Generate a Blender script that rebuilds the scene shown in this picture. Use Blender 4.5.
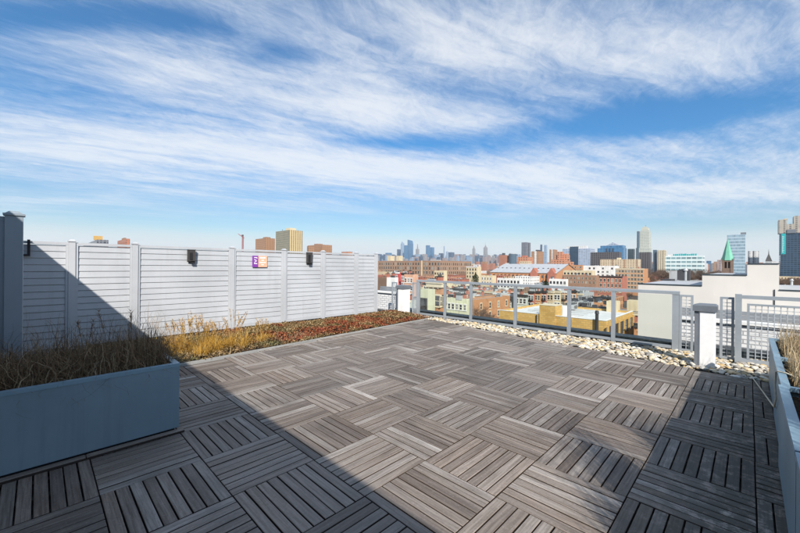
import bpy, math, random
from mathutils import Vector, Matrix

for o in list(bpy.data.objects): bpy.data.objects.remove(o)
scene = bpy.context.scene
COL = scene.collection
PI = math.pi
R = math.radians

# ------------------------------------------------------------------ camera
# the deck grid is the world grid: x across the planters, y towards the city, z up, deck top = 0
F_PX, YAW, YH, ROLL, EYE = 355.42, 0.77681, 265.91, 0.0085, 1.509
FWD = Vector((-math.sin(YAW), math.cos(YAW), 0)); RGT = Vector((math.cos(YAW), math.sin(YAW), 0)); UP = Vector((0, 0, 1))
cd = bpy.data.cameras.new('camera'); cam = bpy.data.objects.new('camera', cd); COL.objects.link(cam)
cd.sensor_width = 36; cd.lens = F_PX/800*36; cd.clip_start = 0.05; cd.clip_end = 40000; cd.shift_y = -0.0007
_r = RGT*math.cos(ROLL)+UP*math.sin(ROLL); _u = UP*math.cos(ROLL)-RGT*math.sin(ROLL); _b = -FWD
cam.matrix_world = Matrix(((_r.x, _u.x, _b.x, 0), (_r.y, _u.y, _b.y, 0), (_r.z, _u.z, _b.z, EYE), (0, 0, 0, 1)))
scene.camera = cam

# ------------------------------------------------------------------ sun and sky
SUN = Vector((-1.12, 0.905, -1.0)).normalized()          # direction the light travels
SUN_EL = math.asin(-SUN.z); SUN_AZ = math.atan2(-SUN.x, -SUN.y)   # clockwise from +y
sl = bpy.data.lights.new('sun', 'SUN'); sl.energy = 5.0; sl.angle = R(0.5); sl.color = (1.0, 0.945, 0.87)
so = bpy.data.objects.new('sun', sl); COL.objects.link(so); so.rotation_euler = SUN.to_track_quat('-Z', 'Y').to_euler()
so.location = (0, 0, 60)
scene.view_settings.view_transform = 'Standard'; scene.view_settings.look = 'None'
scene.view_settings.exposure = 0.42; scene.view_settings.gamma = 1.0; scene.view_settings.use_curve_mapping = False
scene.cycles.use_denoising = True
scene.cycles.max_bounces = 8; scene.cycles.transparent_max_bounces = 12; scene.cycles.volume_bounces = 0
scene.cycles.caustics_reflective = False; scene.cycles.caustics_refractive = False

world = bpy.data.worlds.new('World'); scene.world = world; world.use_nodes = True
class NT:
    """small helper for node trees"""
    def __init__(s, nt): s.nt = nt; s.nt.nodes.clear()
    def n(s, typ, **kw):
        nd = s.nt.nodes.new(typ)
        for k, v in kw.items(): setattr(nd, k, v)
        return nd
    def set(s, sock, v):
        if isinstance(v, bpy.types.NodeSocket): s.nt.links.new(v, sock)
        elif v is not None: sock.default_value = v
    def m(s, op, a, b=None, c=None, clamp=False):
        nd = s.n('ShaderNodeMath', operation=op, use_clamp=clamp)
        for i, v in enumerate((a, b, c)):
            if v is not None: s.set(nd.inputs[i], v)
        return nd.outputs[0]
    def vm(s, op, a, b=None, out=0):
        nd = s.n('ShaderNodeVectorMath', operation=op); s.set(nd.inputs[0], a)
        if b is not None: s.set(nd.inputs[3 if op == 'SCALE' else 1], b)
        return nd.outputs[out]
    def noise(s, vec, scale, detail=4, rough=0.55, dist=0.0, w=None, out=0):
        nd = s.n('ShaderNodeTexNoise', noise_dimensions='4D' if w is not None else '3D')
        s.set(nd.inputs['Vector'], vec); s.set(nd.inputs['Scale'], scale); s.set(nd.inputs['Detail'], detail)
        s.set(nd.inputs['Roughness'], rough); s.set(nd.inputs['Distortion'], dist)
        if w is not None: s.set(nd.inputs['W'], w)
        return nd.outputs[out]
    def ramp(s, fac, stops, interp='LINEAR'):
        nd = s.n('ShaderNodeValToRGB'); cr = nd.color_ramp; cr.interpolation = interp
        while len(cr.elements) < len(stops): cr.elements.new(0.5)
        for e, (p, c) in zip(cr.elements, stops):
            e.position = p; e.color = (*c, 1) if len(c) == 3 else c
        s.set(nd.inputs[0], fac); return nd.outputs[0]
    def mix(s, fac, a, b, mode='MIX'):
        nd = s.n('ShaderNodeMix', data_type='RGBA', blend_type=mode)
        s.set(nd.inputs[0], fac)
        for k, v in ((6, a), (7, b)):
            s.set(nd.inputs[k], (*v, 1) if isinstance(v, tuple) and len(v) == 3 else v)
        return nd.outputs[2]
    def rng(s, v, a, b, c=0.0, d=1.0, smooth=True):
        nd = s.n('ShaderNodeMapRange', interpolation_type='SMOOTHSTEP' if smooth else 'LINEAR')
        s.set(nd.inputs[0], v)
        for i, x in enumerate((a, b, c, d)): s.set(nd.inputs[i+1], x)
        return nd.outputs[0]
    def mapping(s, vec, loc=(0, 0, 0), rot=(0, 0, 0), sc=(1, 1, 1)):
        nd = s.n('ShaderNodeMapping'); s.set(nd.inputs[0], vec)
        nd.inputs[1].default_value = loc; nd.inputs[2].default_value = rot; nd.inputs[3].default_value = sc
        return nd.outputs[0]

def build_sky():
    t = NT(world.node_tree)
    tc = t.n('ShaderNodeTexCoord')
    sky = t.n('ShaderNodeTexSky', sky_type='NISHITA', sun_disc=False, sun_elevation=SUN_EL, sun_rotation=SUN_AZ,
              altitude=30, air_density=1.0, dust_density=0.35, ozone_density=2.6)
    d = tc.outputs['Generated']
    # cirrus sheet: the view direction cut with a high flat layer, turned so that its streaks run across the view
    v = t.mapping(d, rot=(0, 0, -YAW))
    sep = t.n('ShaderNodeSeparateXYZ'); t.set(sep.inputs[0], v)
    zz = t.m('MAXIMUM', sep.outputs[2], 0.012)
    zq = t.m('ADD', zz, 0.02)
    X = t.m('DIVIDE', sep.outputs[0], zq); Y = t.m('DIVIDE', sep.outputs[1], zq)
    cmb = t.n('ShaderNodeCombineXYZ'); t.set(cmb.inputs[0], X); t.set(cmb.inputs[1], Y)
    P = cmb.outputs[0]
    warp = t.noise(P, 0.7, 3, 0.5, out=1)
    Pw = t.vm('ADD', P, t.vm('SCALE', t.vm('SUBTRACT', warp, (0.5, 0.5, 0.5)), 0.5))
    def streak(deg, loc, sc, *a): return t.noise(t.mapping(t.mapping(Pw, rot=(0, 0, R(-deg))), loc=loc, sc=sc), *a)   # turn first, then stretch
    big = streak(24, (3.1, 0.4, 0), (0.6, 1.3, 1), 1.0, 5, 0.55)
    fil = streak(33, (1.7, 5.2, 0), (0.7, 4.2, 1), 1.25, 9, 0.62, 0.35)
    fin = streak(27, (8.7, 2.2, 0), (2.2, 7.0, 1), 1.5, 10, 0.68, 0.5)
    puff = streak(60, (4.4, 7.1, 0), (3.4, 6.0, 1), 2.4, 10, 0.74, 0.8)
    cov = t.m('ADD', t.m('ADD', t.m('MULTIPLY', big, 0.75), t.m('MULTIPLY', puff, 0.38)), t.m('ADD', t.m('MULTIPLY', fil, 0.50), t.m('MULTIPLY', fin, 0.30)))
    # where this afternoon's sheet is thicker and where it is open: (x, y, reach x, reach y, amount)
    for gx, gy, sx, sy, a in SKY_PATCHES:
        dx = t.m('DIVIDE', t.m('SUBTRACT', X, gx), sx); dy = t.m('DIVIDE', t.m('SUBTRACT', Y, gy), sy)
        e = t.m('EXPONENT', t.m('MULTIPLY', t.m('ADD', t.m('MULTIPLY', dx, dx), t.m('MULTIPLY', dy, dy)), -1.0))
        cov = t.m('ADD', cov, t.m('MULTIPLY', e, a))
    thick = t.rng(cov, 0.64, 1.36)
    thick = t.m('ADD', t.m('MULTIPLY', thick, 0.82), 0.06)
    thick = t.m('MULTIPLY', thick, t.rng(Y, 4.6, 7.0, 0.97, 0.25))
    deep = t.mix(1.0, sky.outputs[0], t.mix(t.rng(sep.outputs[2], 0.06, 0.34), (0.82, 1.0, 1.05), SKY_TINT), 'MULTIPLY')
    cloud = t.mix(t.rng(cov, 0.75, 1.3), (5.8, 7.0, 8.8), (8.6, 8.9, 9.3))
    col = t.mix(thick, deep, cloud)
    # the pale bank of haze that lies on the horizon
    hb = t.m('ADD', sep.outputs[2], t.m('MULTIPLY', t.m('SUBTRACT', t.noise(v, 2.2, 4, 0.5), 0.5), 0.03))
    col = t.mix(t.rng(hb, 0.10, 0.045, 0.0, 0.85), col, (7.6, 8.0, 8.2))
    bg = t.n('ShaderNodeBackground'); t.set(bg.inputs[0], col); bg.inputs[1].default_value = 0.08
    out = t.n('ShaderNodeOutputWorld'); t.nt.links.new(bg.outputs[0], out.inputs[0])
SKY_TINT = (0.20, 0.94, 1.36)
SKY_PATCHES = [(1.76, 2.12, 0.45, 0.26, -0.40), (1.35, 2.40, 0.50, 0.24, -0.30), (0.2, 2.72, 0.70, 0.17, -0.34), (-1.3, 1.38, 0.40, 0.09, -0.34), (-0.85, 1.42, 0.22, 0.10, -0.26), (-0.55, 1.62, 0.22, 0.10, -0.26),
               (-0.15, 2.08, 0.70, 0.26, 0.26), (0.5, 2.30, 0.35, 0.16, 0.18), (-1.15, 1.75, 0.55, 0.22, 0.18), (0.4, 3.5, 1.9, 0.45, 0.30), (-2.0, 2.9, 1.6, 0.7, 0.22), (2.9, 4.2, 2.4, 0.6, 0.28), (0.45, 1.55, 0.45, 0.25, 0.18), (1.45, 1.5, 0.7, 0.25, 0.16)]
build_sky()

# ------------------------------------------------------------------ measuring helpers
CAM = Vector((0, 0, EYE))
def ray(px, py):
    du, dv = px-400, py-YH; c, s = math.cos(ROLL), math.sin(ROLL)
    u = du*c+dv*s; v = -du*s+dv*c
    return FWD+RGT*(u/F_PX)-UP*(v/F_PX)
def at(px, py, d): return CAM+ray(px, py)*d
def on_z(px, py, z=0.0): r = ray(px, py); return CAM+r*((z-EYE)/r.z)
def on_x(px, py, x): r = ray(px, py); return CAM+r*(x/r.x)
def on_y(px, py, y): r = ray(px, py); return CAM+r*(y/r.y)
def pix(p):
    q = Vector(p)-CAM; Y = q.dot(FWD)
    if Y < 0.05: return None
    u = F_PX*q.dot(RGT)/Y; v = -F_PX*q.z/Y; c, s = math.cos(ROLL), math.sin(ROLL)
    return (400+u*c-v*s, YH+u*s+v*c, Y)

# ------------------------------------------------------------------ mesh helpers
class MB:
    def __init__(s): s.v = []; s.f = []; s.m = []
    def box(s, x0, x1, y0, y1, z0, z1, m=0, skip=()):
        b = len(s.v)
        s.v += [(x0, y0, z0), (x1, y0, z0), (x1, y1, z0), (x0, y1, z0), (x0, y0, z1), (x1, y0, z1), (x1, y1, z1), (x0, y1, z1)]
        for k, f in (('b', (3, 2, 1, 0)), ('t', (4, 5, 6, 7)), ('f', (0, 1, 5, 4)), ('r', (1, 2, 6, 5)), ('k', (2, 3, 7, 6)), ('l', (3, 0, 4, 7))):
            if k not in skip: s.f.append(tuple(b+i for i in f)); s.m.append(m)
        return s
    def frustum(s, a, b, m=0):
        """a, b: lists of n points (bottom ring, top ring), counter-clockwise from above"""
        n = len(a); o = len(s.v); s.v += [tuple(p) for p in a]+[tuple(p) for p in b]
        for i in range(n): j = (i+1) % n; s.f.append((o+i, o+j, o+n+j, o+n+i)); s.m.append(m)
        s.f.append(tuple(o+n+i for i in range(n))); s.m.append(m)
        s.f.append(tuple(o+i for i in reversed(range(n)))); s.m.append(m)
        return s
    def prism(s, poly, z0, z1, m=0): return s.frustum([(x, y, z0) for x, y in poly], [(x, y, z1) for x, y in poly], m)
    def cyl(s, x, y, z0, z1, r0, r1=None, n=12, m=0):
        r1 = r0 if r1 is None else r1
        cs = [(math.cos(2*PI*i/n), math.sin(2*PI*i/n)) for i in range(n)]
        return s.frustum([(x+c*r0, y+q*r0, z0) for c, q in cs], [(x+c*r1, y+q*r1, z1) for c, q in cs], m)
    def cbox(s, x0, x1, y0, y1, z0, z1, c, m=0):
        """box with a chamfer c round its top edge"""
        s.frustum([(x0, y0, z0), (x1, y0, z0), (x1, y1, z0), (x0, y1, z0)], [(x0, y0, z1-c), (x1, y0, z1-c), (x1, y1, z1-c), (x0, y1, z1-c)], m)
        s.f.pop(-2); s.m.pop(-2)
        o = len(s.v); t = o-4
        s.v += [(x0+c, y0+c, z1), (x1-c, y0+c, z1), (x1-c, y1-c, z1), (x0+c, y1-c, z1)]
        for i in range(4): j = (i+1) % 4; s.f.append((t+i, t+j, o+j, o+i)); s.m.append(m)
        s.f.append((o, o+1, o+2, o+3)); s.m.append(m)
        return s
    def tube(s, pts, rad, n=5, m=0):
        pts = [Vector(p) for p in pts]
        if not hasattr(rad, '__len__'): rad = [rad]*len(pts)
        o = len(s.v)
        for k, p in enumerate(pts):
            d = (pts[min(k+1, len(pts)-1)]-pts[max(k-1, 0)]).normalized()
            a = d.cross(Vector((0.31, 0.17, 0.93)) if abs(d.z) < 0.9 else Vector((1, 0.2, 0))).normalized(); b = d.cross(a)
            for i in range(n):
                q = 2*PI*i/n; w = p+a*(math.cos(q)*rad[k])+b*(math.sin(q)*rad[k]); s.v.append(tuple(w))
        for k in range(len(pts)-1):
            for i in range(n):
                j = (i+1) % n; s.f.append((o+k*n+i, o+k*n+j, o+(k+1)*n+j, o+(k+1)*n+i)); s.m.append(m)
        s.f.append(tuple(o+i for i in reversed(range(n)))); s.m.append(m)
        e = o+(len(pts)-1)*n; s.f.append(tuple(e+i for i in range(n))); s.m.append(m)
        return s
    def face(s, pts, m=0):
        o = len(s.v); s.v += [tuple(p) for p in pts]; s.f.append(tuple(range(o, o+len(pts)))); s.m.append(m); return s
    def mesh(s, name, mats, off=(0, 0, 0), smooth=False):
        me = bpy.data.meshes.new(name)
        me.from_pydata([(x-off[0], y-off[1], z-off[2]) for x, y, z in s.v] if any(off) else s.v, [], s.f)
        for mt in (mats if isinstance(mats, (list, tuple)) else [mats]): me.materials.append(mt)
        if any(s.m): me.polygons.foreach_set('material_index', s.m)
        if smooth: me.polygons.foreach_set('use_smooth', [True]*len(me.polygons))
        me.update(); return me
    def build(s, name, mats, parent=None, smooth=False, loc=None):
        """vertices are in world coordinates; loc or the parent's place becomes the origin"""
        off = wloc(parent) if parent is not None else (loc or (0, 0, 0))
        o = link(name, s.mesh(name, mats, off, smooth), parent)
        if parent is None and loc: o.location = loc
        return o
def wloc(o):
    v = Vector((0, 0, 0))
    while o is not None: v += o.location; o = o.parent
    return v
def link(name, data, parent=None, loc=None, rz=0.0):
    o = bpy.data.objects.new(name, data); COL.objects.link(o)
    if parent is not None: o.parent = parent
    if loc is not None: o.location = loc
    if rz: o.rotation_euler = (0, 0, rz)
    return o
def tag(o, label=None, cat=None, group=None, kind=None):
    if label: o['label'] = label
    if cat: o['category'] = cat
    if group: o['group'] = group
    if kind or cat: o['kind'] = kind or 'thing'
    return o
def thing(name, loc, label, cat, group=None): return tag(link(name, None, None, loc), label, cat, group)

# ------------------------------------------------------------------ materials
M = {}
TL = 0.6096; GX, GY = -4.9327, 1.4718        # deck tile size and grid offset
def P(t, col, rough=0.6, metal=0.0, spec=0.5, bump=None, bstr=0.3, bdist=0.01, **kw):
    b = t.n('ShaderNodeBsdfPrincipled')
    t.set(b.inputs['Base Color'], (*col, 1) if isinstance(col, tuple) and len(col) == 3 else col)
    t.set(b.inputs['Roughness'], rough); t.set(b.inputs['Metallic'], metal); t.set(b.inputs['Specular IOR Level'], spec)
    for k, v in kw.items(): t.set(b.inputs[k.replace('_', ' ')], v)
    if bump is not None:
        bp = t.n('ShaderNodeBump'); t.set(bp.inputs['Height'], bump); bp.inputs['Strength'].default_value = bstr; bp.inputs['Distance'].default_value = bdist
        t.set(b.inputs['Normal'], bp.outputs[0])
    o = t.n('ShaderNodeOutputMaterial'); t.nt.links.new(b.outputs[0], o.inputs[0])
    return b
def newmat(name):
    m = bpy.data.materials.new(name); m.use_nodes = True; M[name] = m
    return m, NT(m.node_tree)
def posn(t): return t.n('ShaderNodeNewGeometry').outputs['Position']
def simple(name, col, rough=0.6, metal=0.0, var=0.12, scale=3.0, spec=0.4, bstr=0.15, bdist=0.004):
    """one colour with grain, faint stains and fine relief"""
    m, t = newmat(name); p = posn(t)
    a = t.noise(p, scale, 5, 0.6); b = t.noise(p, scale*9, 4, 0.6)
    f = t.m('ADD', t.m('MULTIPLY', a, 0.7), t.m('MULTIPLY', b, 0.3))
    c = t.mix(t.rng(f, 0.3, 0.7), tuple(x*(1-var) for x in col), tuple(min(1, x*(1+var)) for x in col))
    P(t, c, t.m('ADD', t.m('MULTIPLY', t.m('SUBTRACT', a, 0.5), 0.25), rough), metal, spec, b, bstr, bdist)
    return m
def weathered(name, col, rough=0.6, metal=0.0, streak=0.3, dirt=(0.12, 0.11, 0.10), sc=2.0, spec=0.4, bstr=0.08):
    """painted or rendered surface with run-off streaks, blotches and scuffs"""
    m, t = newmat(name); p = posn(t)
    st = t.noise(t.mapping(p, sc=(sc*4, sc*4, sc*0.25)), 1.0, 6, 0.65); bl = t.noise(p, sc*0.6, 5, 0.6); sf = t.noise(p, sc*16, 5, 0.7)
    c = t.mix(t.rng(bl, 0.3, 0.7), tuple(x*0.9 for x in col), tuple(min(1, x*1.08) for x in col))
    c = t.mix(t.m('MULTIPLY', t.m('MULTIPLY', t.rng(st, 0.48, 0.74), t.rng(bl, 0.3, 0.65, 0.3, 1.0)), streak), c, dirt)
    c = t.mix(t.m('MULTIPLY', t.rng(sf, 0.64, 0.72), streak*0.6), c, tuple(min(1, x*1.35) for x in col))
    P(t, c, t.m('ADD', t.m('MULTIPLY', t.m('SUBTRACT', bl, 0.5), 0.3), rough), metal, spec, sf, bstr, 0.003)
    return m
def island(t):
    """a random number for each piece, whether pieces are objects or islands of one mesh"""
    a = t.n('ShaderNodeNewGeometry').outputs['Random Per Island']; b = t.n('ShaderNodeObjectInfo').outputs['Random']
    return t.m('FRACT', t.m('ADD', t.m('MULTIPLY', a, 7.31), t.m('MULTIPLY', b, 3.77)))
def make_wood():
    m, t = newmat('deck_wood')
    ob = t.n('ShaderNodeTexCoord').outputs['Object']; r = island(t); w = t.m('MULTIPLY', r, 60.0)
    p = posn(t)
    grain = t.noise(t.mapping(ob, sc=(2.6, 70, 40)), 1.0, 7, 0.62, 0.25, w=w)
    fine = t.noise(t.mapping(ob, sc=(9, 260, 90)), 1.0, 4, 0.6, w=w)
    blot = t.noise(p, 2.3, 5, 0.6); area = t.noise(p, 0.55, 3, 0.5)
    base = t.ramp(r, [(0.0, (0.115, 0.094, 0.078)), (0.16, (0.205, 0.175, 0.150)), (0.32, (0.150, 0.126, 0.108)), (0.5, (0.245, 0.218, 0.192)), (0.64, (0.175, 0.142, 0.115)), (0.78, (0.215, 0.190, 0.168)), (0.9, (0.275, 0.255, 0.232)), (0.97, (0.36, 0.34, 0.315)), (1.0, (0.13, 0.115, 0.10))])
    c = t.mix(t.rng(grain, 0.30, 0.70), t.mix(1.0, base, (0.56, 0.52, 0.48), 'MULTIPLY'), t.mix(1.0, base, (1.26, 1.25, 1.24), 'MULTIPLY'))
    c = t.mix(t.m('MULTIPLY', t.rng(fine, 0.48, 0.70), 0.42), c, (0.055, 0.045, 0.038))
    c = t.mix(t.m('MULTIPLY', t.rng(blot, 0.50, 0.72), 0.50), c, (0.075, 0.065, 0.055))
    speck = t.noise(p, 55.0, 5, 0.75); c = t.mix(t.m('MULTIPLY', t.rng(speck, 0.56, 0.68), 0.55), c, (0.05, 0.042, 0.036)); c = t.mix(t.m('MULTIPLY', t.rng(speck, 0.44, 0.34), 0.30), c, (0.36, 0.34, 0.32))
    c = t.mix(t.m('MULTIPLY', t.rng(area, 0.42, 0.66), 0.25), c, (0.275, 0.255, 0.235))
    # damp and moss where the row of planters drains on to the boards
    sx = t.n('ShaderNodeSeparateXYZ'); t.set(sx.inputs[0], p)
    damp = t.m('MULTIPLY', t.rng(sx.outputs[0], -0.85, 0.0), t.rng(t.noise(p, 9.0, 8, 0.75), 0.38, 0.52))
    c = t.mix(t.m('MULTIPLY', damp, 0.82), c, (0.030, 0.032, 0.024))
    cell = t.vm('FLOOR', t.vm('SCALE', t.vm('SUBTRACT', p, (GX*TL, GY*TL, 0)), 1/TL)); cs = t.n('ShaderNodeSeparateXYZ'); t.set(cs.inputs[0], cell)
    cc = t.n('ShaderNodeCombineXYZ'); t.set(cc.inputs[0], cs.outputs[0]); t.set(cc.inputs[1], cs.outputs[1])
    wn = t.n('ShaderNodeTexWhiteNoise', noise_dimensions='2D'); t.set(wn.inputs[0], cc.outputs[0])      # every tile has weathered a little differently
    tone = t.rng(wn.outputs[0], 0, 1, 0.78, 1.40, False); tv = t.n('ShaderNodeCombineXYZ')
    for k_, f_ in enumerate((1.03, 1.0, 0.985)): t.set(tv.inputs[k_], t.m('MULTIPLY', tone, f_))
    c = t.mix(1.0, c, tv.outputs[0], 'MULTIPLY')
    # board sides coloured dark: the shade of the gaps put into the wood colour
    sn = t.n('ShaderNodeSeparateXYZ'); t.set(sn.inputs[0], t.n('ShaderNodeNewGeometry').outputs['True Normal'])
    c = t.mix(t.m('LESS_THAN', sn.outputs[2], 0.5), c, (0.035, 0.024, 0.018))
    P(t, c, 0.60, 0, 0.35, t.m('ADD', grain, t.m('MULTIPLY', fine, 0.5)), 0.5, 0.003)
    return m
make_wood()
simple('membrane', (0.035, 0.034, 0.033), 0.9)
simple('runner', (0.05, 0.045, 0.04), 0.9)
weathered('planter_metal', (0.215, 0.295, 0.34), 0.45, 0.0, 0.32, (0.10, 0.13, 0.15), 2.2)
simple('planter_rim', (0.22, 0.33, 0.395), 0.38, 0.0, 0.08, 1.2, 0.5, 0.05)
simple('soil', (0.055, 0.042, 0.03), 0.95, 0, 0.4, 14, 0.2, 0.8, 0.02)
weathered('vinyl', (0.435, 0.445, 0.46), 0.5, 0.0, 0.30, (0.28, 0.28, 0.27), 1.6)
simple('vinyl_shaded', (0.25, 0.29, 0.325), 0.5, 0.0, 0.06, 0.9, 0.4, 0.04)  # darker, bluer copy of the fence vinyl, with shade put into its colour
simple('rail_paint', (0.33, 0.36, 0.385), 0.4, 0.25, 0.08, 2.0, 0.5, 0.05)
simple('wire', (0.46, 0.49, 0.51), 0.45, 0.3, 0.06)
simple('bollard_white', (0.80, 0.79, 0.77), 0.5, 0, 0.05, 2.5)
simple('cap_grey', (0.17, 0.185, 0.205), 0.5, 0.2, 0.12)
simple('black_metal', (0.022, 0.021, 0.022), 0.5, 0.3, 0.2)
simple('lamp_bronze', (0.075, 0.068, 0.065), 0.5, 0.4, 0.2)
simple('lamp_lens', (0.34, 0.33, 0.31), 0.3, 0.0, 0.1)
simple('edging', (0.52, 0.51, 0.48), 0.5, 0.5, 0.1)
simple('kerb_pale', (0.62, 0.58, 0.52), 0.8, 0, 0.15)
weathered('stucco', (0.66, 0.62, 0.56), 0.9, 0, 0.25, (0.42, 0.40, 0.37), 0.35, 0.2)
simple('stucco_grey', (0.42, 0.41, 0.40), 0.9, 0, 0.08, 0.5)
simple('coping_dark', (0.055, 0.07, 0.078), 0.5, 0.3, 0.2)
simple('flashing', (0.30, 0.315, 0.33), 0.45, 0.5, 0.12)
weathered('roof_white', (0.66, 0.65, 0.63), 0.8, 0, 0.5, (0.36, 0.35, 0.33), 0.4, 0.2)
weathered('roof_grey', (0.27, 0.26, 0.255), 0.9, 0, 0.5, (0.12, 0.12, 0.12), 0.4, 0.2)
simple('roof_dark', (0.085, 0.083, 0.082), 0.9, 0, 0.25, 0.15, 0.2)
weathered('roof_silver', (0.44, 0.45, 0.46), 0.7, 0.1, 0.5, (0.2, 0.2, 0.2), 0.4, 0.3)
simple('trim_white', (0.74, 0.73, 0.70), 0.6, 0, 0.06)
simple('trim_cream', (0.66, 0.56, 0.40), 0.7, 0, 0.08)
simple('trim_dark', (0.05, 0.047, 0.045), 0.6, 0, 0.2)
simple('unit_grey', (0.46, 0.47, 0.47), 0.55, 0.2, 0.12, 1.0)
simple('unit_dark', (0.07, 0.07, 0.075), 0.6, 0.2, 0.2, 1.0)
weathered('copper_green', (0.16, 0.42, 0.30), 0.6, 0.1, 0.4, (0.08, 0.2, 0.15), 0.5)
simple('brownstone', (0.17, 0.115, 0.085), 0.9, 0, 0.2, 0.4)
simple('crane_red', (0.33, 0.075, 0.07), 0.6, 0.1)
simple('pipe_black', (0.03, 0.03, 0.03), 0.5)
simple('rope', (0.62, 0.55, 0.42), 0.9, 0, 0.15, 40)
simple('sign_purple', (0.21, 0.045, 0.33), 0.5, 0, 0.05)
simple('sign_peach', (0.78, 0.42, 0.27), 0.5, 0, 0.05)
simple('sign_white', (0.85, 0.80, 0.80), 0.5, 0, 0.03)
simple('sign_teal', (0.02, 0.36, 0.36), 0.4, 0, 0.05)
simple('bark', (0.10, 0.075, 0.058), 0.9, 0, 0.25, 4)
simple('twig', (0.125, 0.080, 0.055), 0.9, 0, 0.25, 2)
def bricks(name, c1, c2, mortar, bw=0.22, bh=0.075, mort=0.012):
    m, t = newmat(name); p = posn(t)
    s = t.n('ShaderNodeSeparateXYZ'); t.set(s.inputs[0], p)
    cb = t.n('ShaderNodeCombineXYZ'); t.set(cb.inputs[0], t.m('ADD', s.outputs[0], s.outputs[1])); t.set(cb.inputs[1], s.outputs[2])
    b = t.n('ShaderNodeTexBrick'); t.set(b.inputs['Vector'], cb.outputs[0])
    b.inputs['Color1'].default_value = (*c1, 1); b.inputs['Color2'].default_value = (*c2, 1); b.inputs['Mortar'].default_value = (*mortar, 1)
    b.inputs['Scale'].default_value = 1.0; b.inputs['Mortar Size'].default_value = mort; b.inputs['Brick Width'].default_value = bw; b.inputs['Row Height'].default_value = bh
    st = t.noise(p, 0.35, 5, 0.6); fi = t.noise(p, 12.0, 3, 0.6)
    c = t.mix(t.m('MULTIPLY', t.rng(st, 0.45, 0.75), 0.35), b.outputs[0], tuple(x*0.55 for x in c1))
    c = t.mix(t.m('MULTIPLY', t.rng(fi, 0.5, 0.8), 0.2), c, tuple(min(1, x*1.25) for x in c2))
    P(t, c, 0.9, 0, 0.2, t.m('SUBTRACT', 1.0, b.outputs['Fac']), 0.5, 0.01)
    return m
bricks('brick_white', (0.70, 0.69, 0.67), (0.78, 0.77, 0.75), (0.34, 0.34, 0.35), 0.21, 0.075, 0.010)
bricks('brick_yellow', (0.50, 0.29, 0.075), (0.62, 0.385, 0.12), (0.42, 0.29, 0.13), 0.9, 0.42, 0.05)
bricks('brick_orange', (0.42, 0.18, 0.075), (0.52, 0.24, 0.11), (0.44, 0.30, 0.2), 0.40, 0.2, 0.02)
bricks('brick_red', (0.36, 0.115, 0.075), (0.43, 0.15, 0.10), (0.34, 0.2, 0.15), 0.40, 0.2, 0.02)
bricks('brick_brown', (0.28, 0.16, 0.10), (0.34, 0.20, 0.13), (0.28, 0.2, 0.15), 0.40, 0.2, 0.02)
bricks('brick_tan', (0.56, 0.44, 0.29), (0.62, 0.50, 0.34), (0.5, 0.42, 0.3), 0.40, 0.2, 0.02)
weathered('wall_green', (0.61, 0.60, 0.42), 0.9, 0, 0.55, (0.15, 0.13, 0.11), 0.5, 0.2)
weathered('wall_sage', (0.42, 0.46, 0.40), 0.9, 0, 0.55, (0.15, 0.13, 0.11), 0.5, 0.2)
weathered('wall_cream', (0.60, 0.50, 0.33), 0.9, 0, 0.55, (0.15, 0.13, 0.11), 0.5, 0.2)
weathered('wall_white', (0.72, 0.70, 0.66), 0.9, 0, 0.55, (0.15, 0.13, 0.11), 0.5, 0.2)
weathered('wall_pink', (0.56, 0.33, 0.22), 0.9, 0, 0.55, (0.15, 0.13, 0.11), 0.5, 0.2)
weathered('wall_grey', (0.40, 0.41, 0.41), 0.9, 0, 0.55, (0.15, 0.13, 0.11), 0.5, 0.2)
weathered('wall_redpaint', (0.46, 0.08, 0.075), 0.9, 0, 0.55, (0.15, 0.13, 0.11), 0.5, 0.2)
weathered('wall_brown', (0.20, 0.13, 0.09), 0.9, 0, 0.55, (0.15, 0.13, 0.11), 0.5, 0.2)
weathered('wall_blue', (0.36, 0.44, 0.50), 0.9, 0, 0.55, (0.15, 0.13, 0.11), 0.5, 0.2)
def glassy():
    m, t = newmat('window_glass'); r = t.n('ShaderNodeObjectInfo').outputs['Random']
    P(t, t.ramp(r, [(0, (0.018, 0.02, 0.024)), (0.6, (0.045, 0.05, 0.058)), (0.85, (0.11, 0.11, 0.11)), (1, (0.3, 0.29, 0.26))]), 0.12, 0, 0.6)
    m, t = newmat('railing_glass')      # thin clear pane, faintly green
    tr = t.n('ShaderNodeBsdfTransparent'); tr.inputs[0].default_value = (0.958, 0.982, 0.962, 1)
    gl = t.n('ShaderNodeBsdfGlossy'); gl.inputs['Roughness'].default_value = 0.02
    fr = t.n('ShaderNodeFresnel'); fr.inputs[0].default_value = 1.45
    mx = t.n('ShaderNodeMixShader'); t.set(mx.inputs[0], t.m('MULTIPLY', fr.outputs[0], 0.8)); t.nt.links.new(tr.outputs[0], mx.inputs[1]); t.nt.links.new(gl.outputs[0], mx.inputs[2])
    o = t.n('ShaderNodeOutputMaterial'); t.nt.links.new(mx.outputs[0], o.inputs[0])
glassy()
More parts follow.
